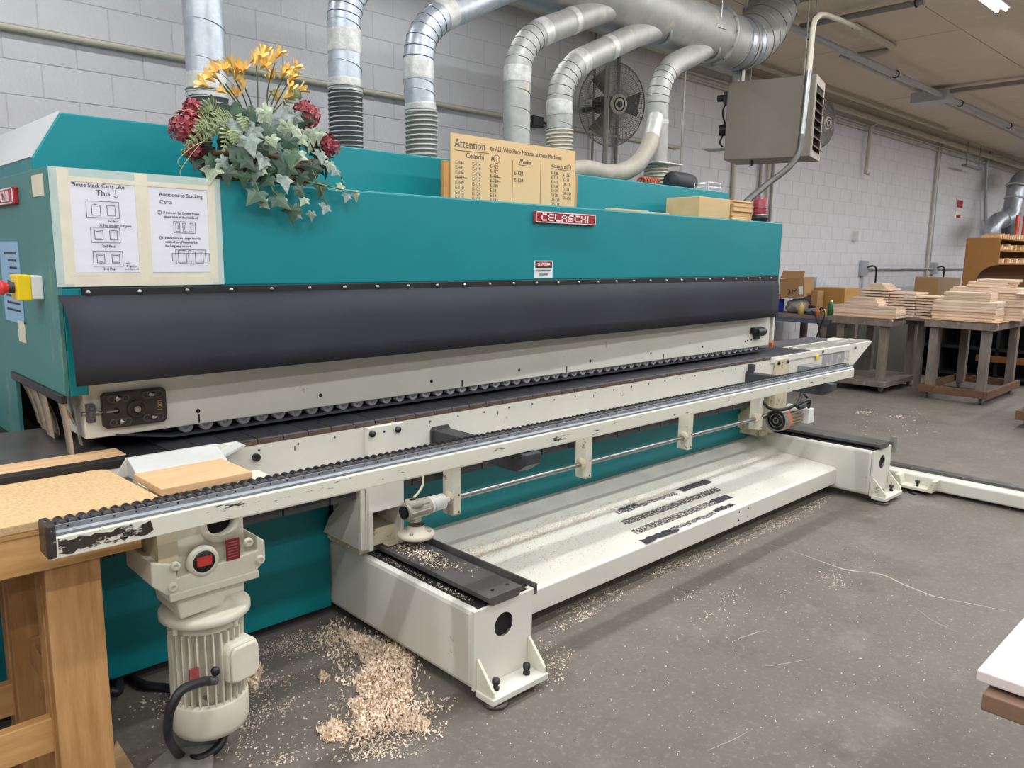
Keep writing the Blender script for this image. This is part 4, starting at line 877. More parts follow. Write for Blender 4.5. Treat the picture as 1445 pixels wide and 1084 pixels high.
sgn = tag(MB().box(2.383, 3.245, 2.90, 2.904, 1.842, 2.148).build('manila_sign', MANILA), 'tan handwritten sign listing part numbers standing on the hood', 'sign')
SY = 2.8993
def wl(s, x, z, size, sx=1): text(s, size, sgn, (x, SY, z), FACE, PENCIL, sx=sx)
wl('Attention', 2.405, 2.088, .056, .88); wl('to ALL Who Place Material at these Machines', 2.63, 2.092, .034, .8)
wl('Celaschi', 2.475, 2.045, .034); wl('# 1', 2.635, 2.045, .034); wl('Weeke', 2.82, 2.05, .03); wl('Celaschi # 2', 3.06, 2.05, .028, .95)
c1 = ['E-104', 'E-105', 'E-106', 'E-107', 'E-109', 'E-110', 'E-112', 'E-113']; c2 = ['E-114', 'E-115', 'E-116', 'E-117', 'E-121', 'E-123', 'E-124', 'E-125']; c3 = ['E-126', 'E-127', 'E-128', 'E-129', 'E-130', 'E-131', 'E-141', 'E-143']
for i in range(8):
    z = 2.012-.0228*i; wl(c1[i], 2.41, z, .023); wl(c2[i], 2.515, z, .023); wl(c3[i], 2.63, z, .023)
wl('E-122', 2.79, 1.992, .028); wl('E-128', 2.79, 1.958, .028)
for i, s in enumerate(['E-108', 'E-111', 'E-115', 'E-118', 'E-119', 'E-120', 'DF-132', 'DF-133']): wl(s, 3.06, 2.015-.0225*i, .022)
for i, s in enumerate(['E-136', 'E-137', 'DF-15', 'E-152', 'DF-153', 'DF-154']): wl(s, 3.15, 2.010-.0235*i, .022)
strokes(MB(), [((2.41, 1.951), (2.485, 1.953)), ((2.63, 1.974), (2.70, 1.970)), ((2.63, 1.951), (2.70, 1.949)), ((2.41, 2.073), (2.62, 2.078)), ((2.82, 2.042), (2.90, 2.042)), ((2.78, 1.86), (2.78, 2.06)), ((2.98, 1.86), (2.98, 2.075)), ((3.06, 2.044), (3.20, 2.042)), ((3.06, 2.005), (3.12, 2.02))]+[((2.672+.02*math.cos(a), 2.055+.02*math.sin(a)), (2.672+.02*math.cos(a+.6), 2.055+.02*math.sin(a+.6))) for a in [k*.6 for k in range(11)]]+[((3.195+.016*math.cos(a), 2.058+.016*math.sin(a)), (3.195+.016*math.cos(a+.6), 2.058+.016*math.sin(a+.6))) for a in [k*.6 for k in range(11)]], .0022, 'y', SY, .0004).build('pen_lines', PENCIL, sgn, kind='stuff')
tag(box('wood_batten', mat('batten_wood', '#b98345', .6, var=.15, vscale=6, stretch=(6, 6, .8)), (2.345, 2.40, 2.905, 2.925, 1.8405, 2.022), bevel=.002), 'brown upright batten behind the sign near the flower basket', 'batten', 'battens holding up the sign')
tag(box('wood_batten', MATS['batten_wood'], (3.228, 3.272, 2.905, 2.925, 1.8405, 2.025), bevel=.002), 'brown upright batten behind the sign beside the dust hose', 'batten', 'battens holding up the sign')
tag(box('wood_stick', OAK, (3.36, 3.70, 2.74, 2.78, 1.8402, 1.853), bevel=.001), 'long pale wood stick lying on the hood top', 'stick', 'sticks on the hood')
tag(box('wood_stick', OAK, (3.72, 3.92, 2.755, 2.785, 1.8402, 1.85), bevel=.001), 'short pale wood stick lying on the hood top', 'stick', 'sticks on the hood')
# wooden box with a bundle of shims
bx = tag(MB().box(4.30, 4.66, 2.80, 3.05, 1.8402, 1.972).build('wooden_box', mat('box_ply', '#cbab7c', .55, var=.1, vscale=3, stretch=(.6, 4, 4)), bevel=.003), 'tan wooden block lying on the hood top next to the shims', 'box')
shm = MB().box(4.675, 4.925, 2.79, 2.96, 0, .0095).mesh('wood_shim', mat('shim_wood', '#d0ab7a', .6, var=.15, vscale=8, rand=.15))
for k in range(13):
    o = put('wood_shim', shm, loc=(rnd.uniform(-.008, .012), rnd.uniform(-.01, .01), 1.8402+.0102*k)); tag(o, ('lowest', 'second', 'third', 'fourth', 'fifth', 'sixth', 'seventh', 'eighth', 'ninth', 'tenth', 'eleventh', 'twelfth', 'topmost')[k]+' thin wood shim, counted upward, in the stack beside the red beacon', 'shim', 'stack of shims on the hood')
bc = MB().lathe([(.05, 0), (.05, .012), (.056, .014), (.056, .04), (.047, .045)], (4.975, 2.76, 1.84), n=24).build('beacon_base', BLACK, M)
MB().lathe([(.046, .045), (.046, .14), (.04, .155), (.025, .16), (0, .161)], (4.975, 2.76, 1.84), n=24).build('beacon_dome', mat('beacon_red', '#8e2f3d', .25, var=.15, vscale=10), bc)
MB().ring((4.975, 2.76, 1.93), (0, 0, 1), .0465, .003, 24, 6).ring((4.975, 2.76, 1.886), (0, 0, 1), .05, .004, 24, 6).build('beacon_ring', STEEL, bc)
# black motor lying on the rear hood
bm_ = thing('black_motor', 'dusty black motor housing lying on the rear hood', 'motor', (5.0, 3.5, 2.066))
MB().lathe([(0, 0), (.055, .005), (.07, .03), (.075, .2), (.07, .3), (.05, .325), (0, .33)], (4.85, 3.42, 2.14), (1, .1, 0), 20).build('housing', mat('dusty_black', '#2b2c31', .6, var=.3, vscale=12), bm_)
box('base', BLACK, (4.9, 5.15, 3.37, 3.48, 2.066, 2.09), bm_)
pb = thing('wire_basket', 'small white wire tray on the rear hood beside the black motor', 'tray', (5.15, 3.3, 2.066))
for z in (2.072, 2.10, 2.13): MB().tube([(5.02, 3.2, z), (5.18, 3.2, z), (5.18, 3.32, z), (5.02, 3.32, z)], .004, 6, closed=True).build('wire', WHITE, pb)
for x, y in ((5.02, 3.2), (5.18, 3.2), (5.18, 3.32), (5.02, 3.32)): MB().cyl((x, y, 2.066), (x, y, 2.132), .004, 6).build('wire', WHITE, pb)
rc = thing('red_hose_coil', 'small red coiled hose on the rear hood near the dust hose', 'hose', (4.5, 3.4, 2.066))
MB().tube([(4.42+.0035*i, 3.35+.03*math.cos(i*.7), 2.1+.03*math.sin(i*.7)) for i in range(50)], .008, 8).build('coil', mat('coil_red', '#a5492f', .5), rc)

# ---- flower basket
FB = thing('flower_basket', 'wicker basket of artificial ivy, red blooms and yellow freesias on the hood', 'plant', (1.42, 2.85, 1.84))
bk = MB()
for k in range(5):
    r = .10+.012*k; pts = []
    for i in range(90):
        a = 2*PI*i/90; pts.append((1.42+1.75*(r+.006*math.sin(a*22+k*PI))*math.cos(a), 2.86+.95*(r+.006*math.sin(a*22+k*PI))*math.sin(a), 1.853+.021*k+.003*math.cos(a*22)))
    MB().tube(pts, .0115, 6, closed=True).build('braid', WICKER, FB)
MB().lathe([(0, 0), (.095, 0), (.14, .09), (0, .09)], (0, 0, 0), n=24).xf(Matrix.Translation((1.42, 2.86, 1.8405)) @ Matrix.Diagonal((1.7, .92, 1, 1))).build('basket', WICKER, FB)
def leaf_mesh(name, m):
    out = [(0, -.02), (-.16, -.22), (-.42, -.2), (-.36, .02), (-.62, .2), (-.3, .36), (-.24, .5), (0, 1.0), (.24, .5), (.3, .36), (.62, .2), (.36, .02), (.42, -.2), (.16, -.22)]
    vs = [(0, .2, .06)]+[(x, y, -.12*abs(x)-.1*max(0, y-.3)**2*2) for x, y in out]; n = len(out)
    return MB().add(vs, [(0, 1+i, 1+(i+1) % n) for i in range(n)], False).mesh(name, m)
LM = {k: leaf_mesh('ivy_leaf', m) for k, m in (('g', LEAF), ('s', LEAFG), ('v', LEAFV))}
def leaf(p, nrm, size, kind, roll=None):
    n = Vector(nrm).normalized(); roll = rnd.uniform(-.9, .9)+PI if roll is None else roll
    q = n.to_track_quat('Z', 'Y'); o = put('ivy_leaf', LM[kind], FB, loc=p); o.rotation_mode = 'QUATERNION'
    from mathutils import Quaternion
    o.rotation_quaternion = q @ Quaternion((0, 0, 1), roll); o.scale = (size, size, size); return o
def fpt(px, py, d): return onY(px, py, 2.82+d)
# big grey ivy leaves in the middle (pixel of the photo, depth in front of the basket)
for px, py, d, s, k in ((332, 172, -.10, .075, 's'), (350, 195, -.15, .065, 's'), (372, 205, -.14, .07, 'g'), (330, 205, -.13, .08, 'g'), (305, 148, -.02, .075, 'g'), (325, 150, -.04, .07, 'g'), (372, 155, -.09, .07, 'v'), (395, 165, -.10, .075, 's'), (405, 175, -.12, .07, 'v'), (415, 160, -.10, .06, 's'), (432, 160, -.06, .06, 'g'), (380, 180, -.13, .055, 'g'), (382, 195, -.16, .045, 'v'), (410, 195, -.13, .06, 'g'), (425, 190, -.12, .06, 'v'), (440, 185, -.1, .05, 'v'), (390, 235, -.14, .06, 'g'), (405, 230, -.15, .075, 'g'), (420, 215, -.14, .06, 'v'), (440, 230, -.10, .07, 'g'), (452, 215, -.08, .05, 's'), (368, 235, -.16, .045, 'v'), (300, 235, -.12, .06, 'v'), (312, 225, -.14, .045, 's'), (330, 240, -.14, .04, 'v'), (345, 225, -.16, .05, 'g'), (280, 220, -.05, .05, 'g'), (290, 200, -.06, .05, 'g'),
                        (365, 270, -.17, .065, 'g'), (388, 278, -.17, .06, 'g'), (370, 285, -.175, .03, 'v'), (402, 280, -.17, .03, 'v'), (420, 265, -.165, .045, 'g'), (430, 280, -.165, .035, 'v'), (453, 260, -.16, .05, 'g'), (460, 290, -.165, .04, 's'), (412, 292, -.17, .055, 'g'), (418, 300, -.175, .04, 's'), (475, 240, -.15, .035, 's'), (482, 262, -.16, .03, 'v'), (502, 272, -.165, .032, 'v'), (490, 275, -.165, .03, 's'), (465, 230, -.12, .035, 'v'), (440, 300, -.17, .03, 's'), (450, 185, -.06, .045, 'v'), (350, 155, -.05, .05, 'g'), (345, 245, -.155, .045, 'g'), (358, 240, -.16, .05, 's'), (320, 240, -.15, .05, 'g'), (380, 250, -.16, .05, 'g'), (400, 250, -.16, .055, 's'), (425, 245, -.155, .05, 'g'), (335, 225, -.155, .055, 'g'), (295, 222, -.12, .05, 'g'), (410, 215, -.15, .06, 'g'), (372, 222, -.16, .055, 's'), (390, 205, -.16, .05, 'g'), (360, 180, -.13, .06, 's')):
    leaf(fpt(px, py, d), (rnd.uniform(-.75, .25), -.9, rnd.uniform(-.1, .6)), s*1.2, k)
for i in range(80):
    a = rnd.uniform(0, 2*PI); e = rnd.uniform(.0, 1.2); R_ = Vector((.27*math.cos(a)*math.cos(e), .14*math.sin(a)*math.cos(e), .02+.13*math.sin(e)))
    leaf(Vector((1.43, 2.86, 1.92))+R_, (R_.x*2, R_.y*3-.04, R_.z+.05), rnd.uniform(.045, .08), rnd.choice('gggsvg'))
# trailing stems
for pts in (((400, 240, -.12), (430, 255, -.16), (460, 262, -.165), (485, 268, -.165), (505, 272, -.165)), ((380, 250, -.14), (385, 268, -.17), (400, 285, -.17), (415, 300, -.172)), ((440, 240, -.12), (452, 265, -.165), (462, 290, -.165)), ((350, 240, -.15), (362, 262, -.17), (368, 285, -.172)), ((465, 225, -.1), (478, 242, -.14), (485, 260, -.16))):
    MB().tube(bez([fpt(*p) for p in pts], 5), .0025, 5).build('trailing_stem', STEMG, FB)
def fern(p0, p1, n, L):
    p0, p1 = Vector(p0), Vector(p1); m = MB(); d = (p1-p0); mid = (p0+p1)/2+Vector((0, -.02, .03)); path = bez([p0, mid, p1], 11); m.tube(path, .0015, 4)
    for i in range(1, len(path), 2):
        f = i/len(path); l = L*math.sin(PI*min(1, .15+f*.85)); t = (path[i]-path[i-1]).normalized(); s_ = t.cross(Vector((0, -1, .2))).normalized()
        for sg_ in (-1, 1):
            b = path[i]; tip = b+s_*sg_*l+t*l*.5; w_ = t*.0032
            m.add([b-w_, b+w_, b+(tip-b)*.6+w_*1.3+Vector((0, -.004, 0)), tip, b+(tip-b)*.6-w_*1.3+Vector((0, -.004, 0))], [(0, 1, 2, 3, 4)])
    m.build('fern_frond', FERNM, FB)
for a, b in (((330, 165, -.06), (262, 205, -.10)), ((325, 160, -.06), (290, 200, -.13)), ((320, 180, -.08), (315, 215, -.14)), ((330, 170, -.05), (345, 185, -.13)), ((310, 165, -.05), (280, 160, -.06)), ((310, 185, -.08), (256, 215, -.08)), ((400, 150, -.02), (425, 138, -.03)), ((318, 190, -.1), (330, 205, -.15)), ((300, 180, -.06), (275, 185, -.12))):
    fern(fpt(*a), fpt(*b), 9, .030)
def bloom(c, R_, n):
    m = MB(); c = Vector(c)
    for i in range(n):
        v = Vector((rnd.gauss(0, 1), rnd.gauss(0, 1)-.3, rnd.gauss(0, 1))).normalized(); p = c+v*R_*rnd.uniform(.55, 1.15); q = v.to_track_quat('Z', 'Y'); s_ = rnd.uniform(.016, .026); a0 = rnd.random()*6
        for k in range(4):
            a = a0+k*PI/2; pts = [(0, 0, 0), (math.cos(a-.55)*s_*.8, math.sin(a-.55)*s_*.8, .004), (math.cos(a)*s_*1.1, math.sin(a)*s_*1.1, .0), (math.cos(a+.55)*s_*.8, math.sin(a+.55)*s_*.8, .004)]
            m.add([p+q @ Vector(t) for t in pts], [(0, 1, 2, 3)])
    m.build('red_bloom', PETALR, FB)
bloom(fpt(263, 180, -.04), .05, 70); bloom(fpt(432, 162, -.02), .045, 60); bloom(fpt(460, 205, -.02), .045, 60); bloom(fpt(272, 155, 0), .03, 30); bloom(fpt(275, 212, -.05), .025, 22)
FM = MB()
for k in range(6):
    a = 2*PI*k/6; c, s_ = math.cos(a), math.sin(a)
    FM.add([(.05*c*.6, .05*s_*.6, 0), (.3*math.cos(a-.5), .3*math.sin(a-.5), .7), (.5*math.cos(a-.3), .5*math.sin(a-.3), 1.0), (.62*c, .62*s_, 1.1), (.5*math.cos(a+.3), .5*math.sin(a+.3), 1.0), (.3*math.cos(a+.5), .3*math.sin(a+.5), .7)], [(0, 1, 2, 3, 4, 5)], True)
FM = FM.mesh('yellow_flower', PETALY)
base = Vector((1.42, 2.85, 1.93))
clus = [(362, 92), (330, 108), (400, 108), (384, 128), (398, 145), (318, 118), (345, 122)]
for px, py in ((352, 90), (358, 95), (365, 88), (372, 84), (380, 86), (388, 84), (376, 96), (366, 99), (330, 98), (337, 104), (324, 108), (318, 103), (344, 106), (331, 115), (340, 120), (310, 104), (304, 117), (297, 124), (309, 112), (380, 103), (387, 112), (394, 112), (400, 106), (410, 103), (414, 112), (405, 116), (383, 118), (398, 140), (407, 133), (416, 130), (392, 146), (335, 138), (322, 133), (345, 128)):
    p = fpt(px, py, rnd.uniform(-.06, .04)); d = (p-base); d = Vector((d.x+rnd.uniform(-.12, .12), rnd.uniform(-.25, .02), max(.05, d.z*.5))).normalized()
    o = put('yellow_flower', FM, FB, loc=p); o.rotation_mode = 'QUATERNION'; o.rotation_quaternion = d.to_track_quat('Z', 'Y'); s_ = rnd.uniform(.032, .048); o.scale = (s_, s_, s_)
for px, py in clus+[(306, 110), (388, 88), (413, 108)]:
    p = fpt(px, py, -.01); MB().tube(bez([base+Vector((rnd.uniform(-.06, .06), rnd.uniform(-.03, .03), 0)), (base+p)/2+Vector((0, 0, .05)), p], 6), .0028, 5).build('flower_stem', STEMG, FB)
for a, b in (((300, 200, -.1), (252, 225, -.1)), ((290, 170, -.06), (246, 160, -.05)), ((300, 190, -.1), (255, 240, -.12)), ((330, 120, 0), (280, 105, 0))):
    p, q = fpt(*a), fpt(*b); MB().tube(bez([p, (p+q)/2+Vector((0, -.02, .02)), q, q+Vector((.01, 0, -.03))], 6), .0013, 4).build('tendril', mat('tendril', '#b0a678', .7), FB)

# ================================================================== WORKBENCH AT THE INFEED END
WB = thing('workbench', 'pine workbench with particle board top at the infeed end', 'workbench', (-.1, 2.4, 0))
MB().prism([(-.9, 2.185), (.735, 2.185), (.755, 2.20), (.737, 2.575), (.71, 2.594), (-.9, 2.594)], 'z', .897, .921).build('top', PARTB, WB, .003)
MB().prism([(-.9, 2.187), (.745, 2.187), (.728, 2.594), (-.9, 2.594)], 'z', .885, .897).build('underlay', mat('ply_edge', '#b48a50', .7, var=.15), WB)
box('front_rail', PINEX, (-.9, .70, 2.19, 2.225, .785, .885), WB, .003)
box('back_rail', PINEX, (-.9, .70, 2.56, 2.595, .785, .885), WB, .003)
for x, y in ((.468, 2.226), (.43, 2.50), (-.8, 2.226), (-.8, 2.50)):
    l = box('leg', PINE, (x, x+.108, y, y+.038, 0, .886 if y > 2.4 else .886), WB, .003)
    box('leg_side', PINE, (x+.104, x+.135, y+.002, y+.10, 0, .785), l, .003) if y < 2.4 else None
    box('leg_back', PINE, (x-.004, x+.03, y+.038, y+.10, 0, .785), l, .003)
box('stretcher', PINEX, (-.9, .468, 2.27, 2.305, .235, .335), WB, .003)
box('stretcher', PINEX, (-.9, .44, 2.54, 2.575, .235, .335), WB, .003)
for x in (.47, -.79): box('cross_stretcher', PINE, (x, x+.04, 2.3, 2.5, .40, .48), WB, .003)
g = [onZ(*q, .018) for q in ((192, 1083), (236, 1058), (302, 1050), (322, 1083))]
gp_ = tag(MB().prism([(g[0].x-.1, g[0].y-.1), (g[3].x-.1, g[3].y-.1), (g[2].x, g[2].y), (g[1].x, g[1].y)], 'z', .0, .018).build('floor_plank', mat('grey_plank', '#8d8986', .7, var=.12, vscale=5, stretch=(5, 1, 1))), 'grey weathered plank lying on the floor under the motor cable', 'plank')
g = [onZ(*q, .01) for q in ((140, 1100), (165, 1045), (190, 1085))]
tag(MB().prism([(g[0].x, g[0].y), (g[2].x, g[2].y), (g[1].x, g[1].y)], 'z', 0, .01).build('wood_offcut', OAK), 'pale wood offcut on the floor beside the bench leg', 'offcut')
# white bracket and small board beside the rail
bt = MB().prism([(2.60, .943), (2.588, .943), (2.50, .905), (2.50, .88), (2.60, .88)], 'x', .80, 1.09).build('guide_bracket', mat('bracket_white', '#c3c4c2', .5, var=.08), M, .003)
MB().prism([(.80, .943), (1.165, .939), (1.17, .925), (1.10, .90), (1.09, .88), (.76, .88), (.77, .90)], 'y', 2.592, 2.60).build('bracket_plate', CREAM, bt, .002)
MB().prism([(1.09, .905), (1.165, .932), (1.17, .937), (1.16, .939), (1.09, .915)], 'y', 2.53, 2.60).build('bracket_tip', MATS['bracket_white'], bt, .001)
MB().cyl((1.235, 2.60, .87), (1.235, 2.585, .87), .014, 12).build('bracket_bolt', BLACK, bt)
box('support_bar', CREAMS, (.80, 1.12, 2.235, 2.55, .862, .88), bt)
for x in (.86, 1.04): box('support_lug', CREAMS, (x, x+.06, 2.22, 2.30, .86, .9125), bt, .004)
sbm = MB().box(-.136, .136, -.105, .105, 0, .022).mesh('loose_board', OAK)
sb = put('loose_board', sbm, loc=(.902, 2.317, .913), rot=(0, 0, math.radians(1)), bevel=.002); tag(sb, 'short pale board lying across the white bracket by the rail', 'board')

# ================================================================== FLOOR RAIL BEYOND THE FAR FOOT
FR = thing('floor_rail', 'low cream floor rail with black slide strip and levelling foot beyond the machine', 'rail', (5.9, 1.2, 0))
box('beam', CREAM, (5.74, 5.93, -1.5, 2.35, .025, .115), FR, .012)
box('slide_strip', BLACKW, (5.85, 5.93, -1.5, 2.35, .115, .135), FR, .002)
box('slide_back', BLACK, (5.93, 5.97, -1.5, 2.35, .03, .12), FR)
MB().prism([(1.70, .115), (1.73, .115), (1.75, .05), (1.92, .05), (1.94, .115), (1.97, .115), (1.95, .03), (1.72, .03)], 'x', 5.65, 5.745).build('bracket', CREAMS, FR, .003)
MB().lathe([(0, .012), (.05, .012), (.055, 0), (0, 0)], (5.69, 1.83, 0), n=20).lathe([(.01, .012), (.01, .075), (.016, .075), (.016, .09), (0, .09)], (5.69, 1.83, 0), n=10).build('levelling_foot', BLACK, FR)
for z in (.05, .09): MB().cyl((5.738, 2.06, z), (5.742, 2.06, z), .01, 10).build('hole', DARK, FR)

# ================================================================== CARTS WITH BOARDS
def caster_parts(t, x, y):
    c = MB().cyl((x, y-.012, .035), (x, y+.012, .035), .035, 16).build('caster', BLACKW, t)
    MB().box(x-.03, x+.03, y-.022, y-.014, .03, .075).box(x-.03, x+.03, y+.014, y+.022, .03, .075).box(x-.04, x+.04, y-.03, y+.03, .07, .08).build('caster_fork', STEEL, c)
def cart(label, x0, x1, y0, y1, zt, zb, frame_only, m, mb, ht=.09):
    t = thing('material_cart', label, 'cart', ((x0+x1)/2, (y0+y1)/2, 0), 'wooden shop carts')
    MB().box(x0+.01, x1-.01, y0+.01, y1-.01, zt-.02, zt).build('top', m, t)
    for b in ((x0, x1, y0, y0+.04), (x0, x1, y1-.04, y1), (x0, x0+.04, y0+.041, y1-.041), (x1-.04, x1, y0+.041, y1-.041)): box('apron_rail', m, (*b, zt-ht, zt-.004), t, .003)
    for b in ((x0, x1, y0, y0+.04), (x0, x1, y1-.04, y1), (x0, x0+.04, y0+.041, y1-.041), (x1-.04, x1, y0+.041, y1-.041)): box('base_rail', mb, (*b, .08, zb), t, .003)
    if not frame_only: box('base_deck', mb, (x0, x1, y0, y1, zb, zb+.02), t, .003)
    for x in (x0+.05, x1-.14):
        for y in (y0+.05, y1-.14): box('leg', m, (x, x+.09, y, y+.09, .08 if frame_only else zb, zt-.02), t, .004)
    for x in (x0+.1, x1-.1):
        for y in (y0+.08, y1-.08): caster_parts(t, x, y)
    return t
cart('weathered wooden cart with solid bottom deck under the slatted board stack', 9.65, 10.75, 3.575, 4.28, .905, .125, False, CARTW, CARTW)
cart('wooden cart with open brown base frame carrying the tallest board stack', 9.75, 11.05, 2.51, 3.235, .93, .165, True, CARTW, CARTB)
c3 = onZ(1432, 592, .08)
cart('brown wooden cart standing past the tallest board stack', c3.x, c3.x+1.1, c3.y-.75, c3.y, .93, .17, True, CARTW, CARTB)
def board(label, group, x, y, z, lx, ly, lz, rz=0, m=BOARDM, name='board'):
    key = (round(lx, 3), round(ly, 3), round(lz, 4), m.name)
    if key not in BM_: BM_[key] = MB().box(-lx/2, lx/2, -ly/2, ly/2, 0, lz).mesh(name, m)
    return tag(put(name, BM_[key], loc=(x, y, z), rot=(0, 0, rz), bevel=.003), label, 'board', group)
BM_ = {}
ORD = ['lowest', 'second lowest', 'third lowest', 'fourth lowest', 'fifth lowest', 'sixth lowest', 'seventh lowest', 'eighth lowest', 'ninth lowest', 'tenth lowest', 'eleventh lowest', 'twelfth lowest', 'thirteenth lowest', 'fourteenth lowest', 'topmost']
def nth(k, n): return 'topmost' if k == n-1 else ORD[k]
BOARDD = mat('raw_board_end', '#a58a75', .65, var=.12, vscale=10, rand=.12)
# tallest stack: lower front layer, middle pair, and the stepped rear stack
z = .935
kp = thing('kraft_sheet', 'brown kraft paper under the tallest board stack', 'paper', (10.3, 2.87, .931))
MB().prism([(9.74, 2.48), (10.5, 2.50), (11.05, 2.52), (11.05, 3.24), (9.76, 3.30), (9.735, 2.9)], 'z', .9305, .934).build('sheet', KRAFT, kp)
MB().add([(9.745, 2.50, .934), (9.80, 2.495, .934), (9.735, 2.47, .895)], [(0, 1, 2)]).build('corner_flap', KRAFT, kp)
for k in range(7):
    z = .935+.0315*k; board(nth(k, 7)+' raw board in the lower front layer of the tallest stack', 'boards on the brown base cart', 10.0+rnd.uniform(-.012, .012), 2.865+rnd.uniform(-.012, .012), z, .32, .65+.004*(k % 3), .030)
z0 = .935+.0315*7
for k in range(3): board(nth(k, 3)+' of three shorter raw boards resting on the lower front layer', 'boards on the brown base cart', 9.99, 2.85+rnd.uniform(-.01, .01), z0+.031*k, .28, .48, .030)
for k in range(14):
    z = .935+.0305*k; ly = .80+.03*((k*7) % 4)-.012*k if k < 12 else .40; board(nth(k, 15)+' raw board in the stepped rear pile of the tallest stack', 'boards on the brown base cart', 10.5+rnd.uniform(-.012, .012), 2.78+rnd.uniform(-.01, .01)+(.0 if k < 12 else .0), z, .5, ly, .029)
board('topmost raw board in the stepped rear pile of the tallest stack', 'boards on the brown base cart', 10.5, 2.71, .935+.0305*14, .45, .36, .029)
pp = tag(MB().prism([(10.2, 2.34), (10.34, 2.33), (10.34, 2.48), (10.2, 2.46)], 'z', .935+.0305*9+.03, .935+.0305*9+.033).build('paper_slip', WHITE), 'small white paper slip sticking out of the tallest board stack', 'paper')
# lower cart: flat boards in front, slatted panels behind
kp2 = thing('kraft_sheet', 'brown kraft paper under the slatted board stack', 'paper', (10.2, 3.9, .906))
MB().prism([(9.64, 3.56), (10.75, 3.575), (10.75, 4.28), (9.66, 4.30)], 'z', .9055, .909).build('sheet', KRAFT, kp2)
MB().add([(9.645, 3.57, .909), (9.70, 3.565, .909), (9.635, 3.545, .872)], [(0, 1, 2)]).build('corner_flap', KRAFT, kp2)
for k in range(4): board(nth(k, 4)+' long raw board in the low front stack of the solid deck cart', 'boards on the solid deck cart', 9.86+rnd.uniform(-.01, .01), 3.92+rnd.uniform(-.01, .01), .91+.033*k, .30, .76, .032, m=BOARDM)
for k in range(3): board(nth(k, 3)+' of three short raw boards on top of the low front stack', 'boards on the solid deck cart', 9.86+.01*k, 3.97, .91+.133+.033*k, .26, .42-.05*k, .031)
for (x, y, n, ly, m) in ((10.30, 3.97, 10, .34, BOARDD), (10.34, 3.64, 9, .30, BOARDM), (10.36, 3.355, 8, .26, BOARDM)):
    for k in range(n):
        kk = k*.034
        board(nth(k, n)+' '+{.34: 'grey ended slat panel stacked behind the low front stack', .30: 'slat panel stacked in the middle of the solid deck cart', .26: 'slat panel stacked at the aisle end of the solid deck cart'}[ly], 'slat panels on the solid deck cart', x+rnd.uniform(-.01, .01), y+rnd.uniform(-.008, .008), .91+kk, .42, ly, .024)
        if k < n-1:
            st_ = BM_.setdefault('sticker', MB().box(-.15, .15, -.012, .012, 0, .010).mesh('sticker', BOARDD))
            tag(put('sticker', st_, loc=(x, y+ly*.3*(1 if k % 2 else -1), .91+kk+.024)), nth(k, n-1)+' '+{.34: 'thin spacer stick between the grey ended slat panels', .30: 'thin spacer stick between the middle slat panels', .26: 'thin spacer stick between the aisle end slat panels'}[ly], 'stick', 'spacer sticks between slat panels')
for k in range(3): board(nth(k, 3)+' of three small raw boards topping the grey ended slat panels', 'boards on the solid deck cart', 10.30, 3.97, .91+.034*9+.024+.0225*k, .3, .24-.05*k, .022)
# support ledge for the overhanging slat stack
tag(box('deck_extension', CARTW, (10.12, 10.75, 3.24, 3.57, .875, .9085)), 'weathered shelf board extending the solid deck cart', 'board')
for y in (3.26, 3.45): tag(box('prop_leg', CARTW, (10.40, 10.47, y, y+.07, 0, .874)), 'weathered prop post under the shelf extension, beside the '+('open brown base cart' if y < 3.3 else 'solid deck cart'), 'post', 'posts under the shelf extension')

# dark storage behind the carts
dk = thing('storage_rack', 'black shelving unit standing behind the carts', 'shelving', (12.0, 3.6, 0))
DKM = mat('rack_black', '#121214', .6, var=.2)
box('back_board', DKM, (12.35, 12.4, 2.2, 4.4, .05, .82), dk)
for z in (.06, .42, .80): box('shelf', DKM, (11.75, 12.4, 2.2, 4.4, z, z+.03), dk)
for y in (2.2, 2.95, 3.65, 4.36): box('divider', DKM, (11.75, 12.4, y, y+.04, 0, .83), dk)
box('rail', mat('rack_wood', '#7d4f22', .6, var=.15), (11.70, 11.75, 2.0, 3.2, .28, .36), dk)
cb_ = tag(box('cardboard_sheet', CARD3, (12.4, 12.44, 3.70, 4.30, .84, 1.36)), 'flat cardboard panel standing behind the board stacks', 'cardboard')
box('fold', CARD, (12.39, 12.401, 3.98, 4.30, .86, 1.34), cb_)
tag(box('cardboard_box', CARD3, (11.8, 12.35, 3.35, 3.6, .831, 1.10)), 'small cardboard box behind the tallest board stack', 'box')

# side table with boxes, bottles and tools
ST = thing('side_table', 'grey worn table behind the machine holding boxes and bottles', 'table', (10.7, 5.0, 0))
box('top', CARTW, (10.15, 11.3, 4.55, 5.5, .80, .845), ST, .003); box('apron', mat('table_blue_grey', '#596075', .6, var=.2), (10.16, 10.2, 4.56, 5.49, .745, .80), ST)
for x, y in ((10.2, 4.62), (11.2, 4.62), (10.2, 5.36), (11.2, 5.36)): box('leg', CARTW, (x, x+.08, y, y+.08, 0, .80), ST)
pn = tag(box('grey_panel', mat('panel_grey', '#77756f', .7, var=.1), (11.5, 11.55, 3.9, 5.3, 0, .80)), 'grey sheet panel leaning behind the side table', 'panel')
def carton(name, label, b, m, rz=0, tilt=0):
    lx, ly, lz = b[1]-b[0], b[3]-b[2], b[5]-b[4]
    me = MB().box(-lx/2, lx/2, -ly/2, ly/2, 0, lz).mesh(name, m)
    o = put(name, me, loc=((b[0]+b[1])/2, (b[2]+b[3])/2, b[4]), rot=(tilt, 0, rz), bevel=.004); return tag(o, label, 'box')
b1 = carton('cardboard_box', 'open brown carton printed 3M set on the grey bag', (10.35, 10.75, 5.03, 5.36, 1.06, 1.33), CARD, .12, math.radians(-6))
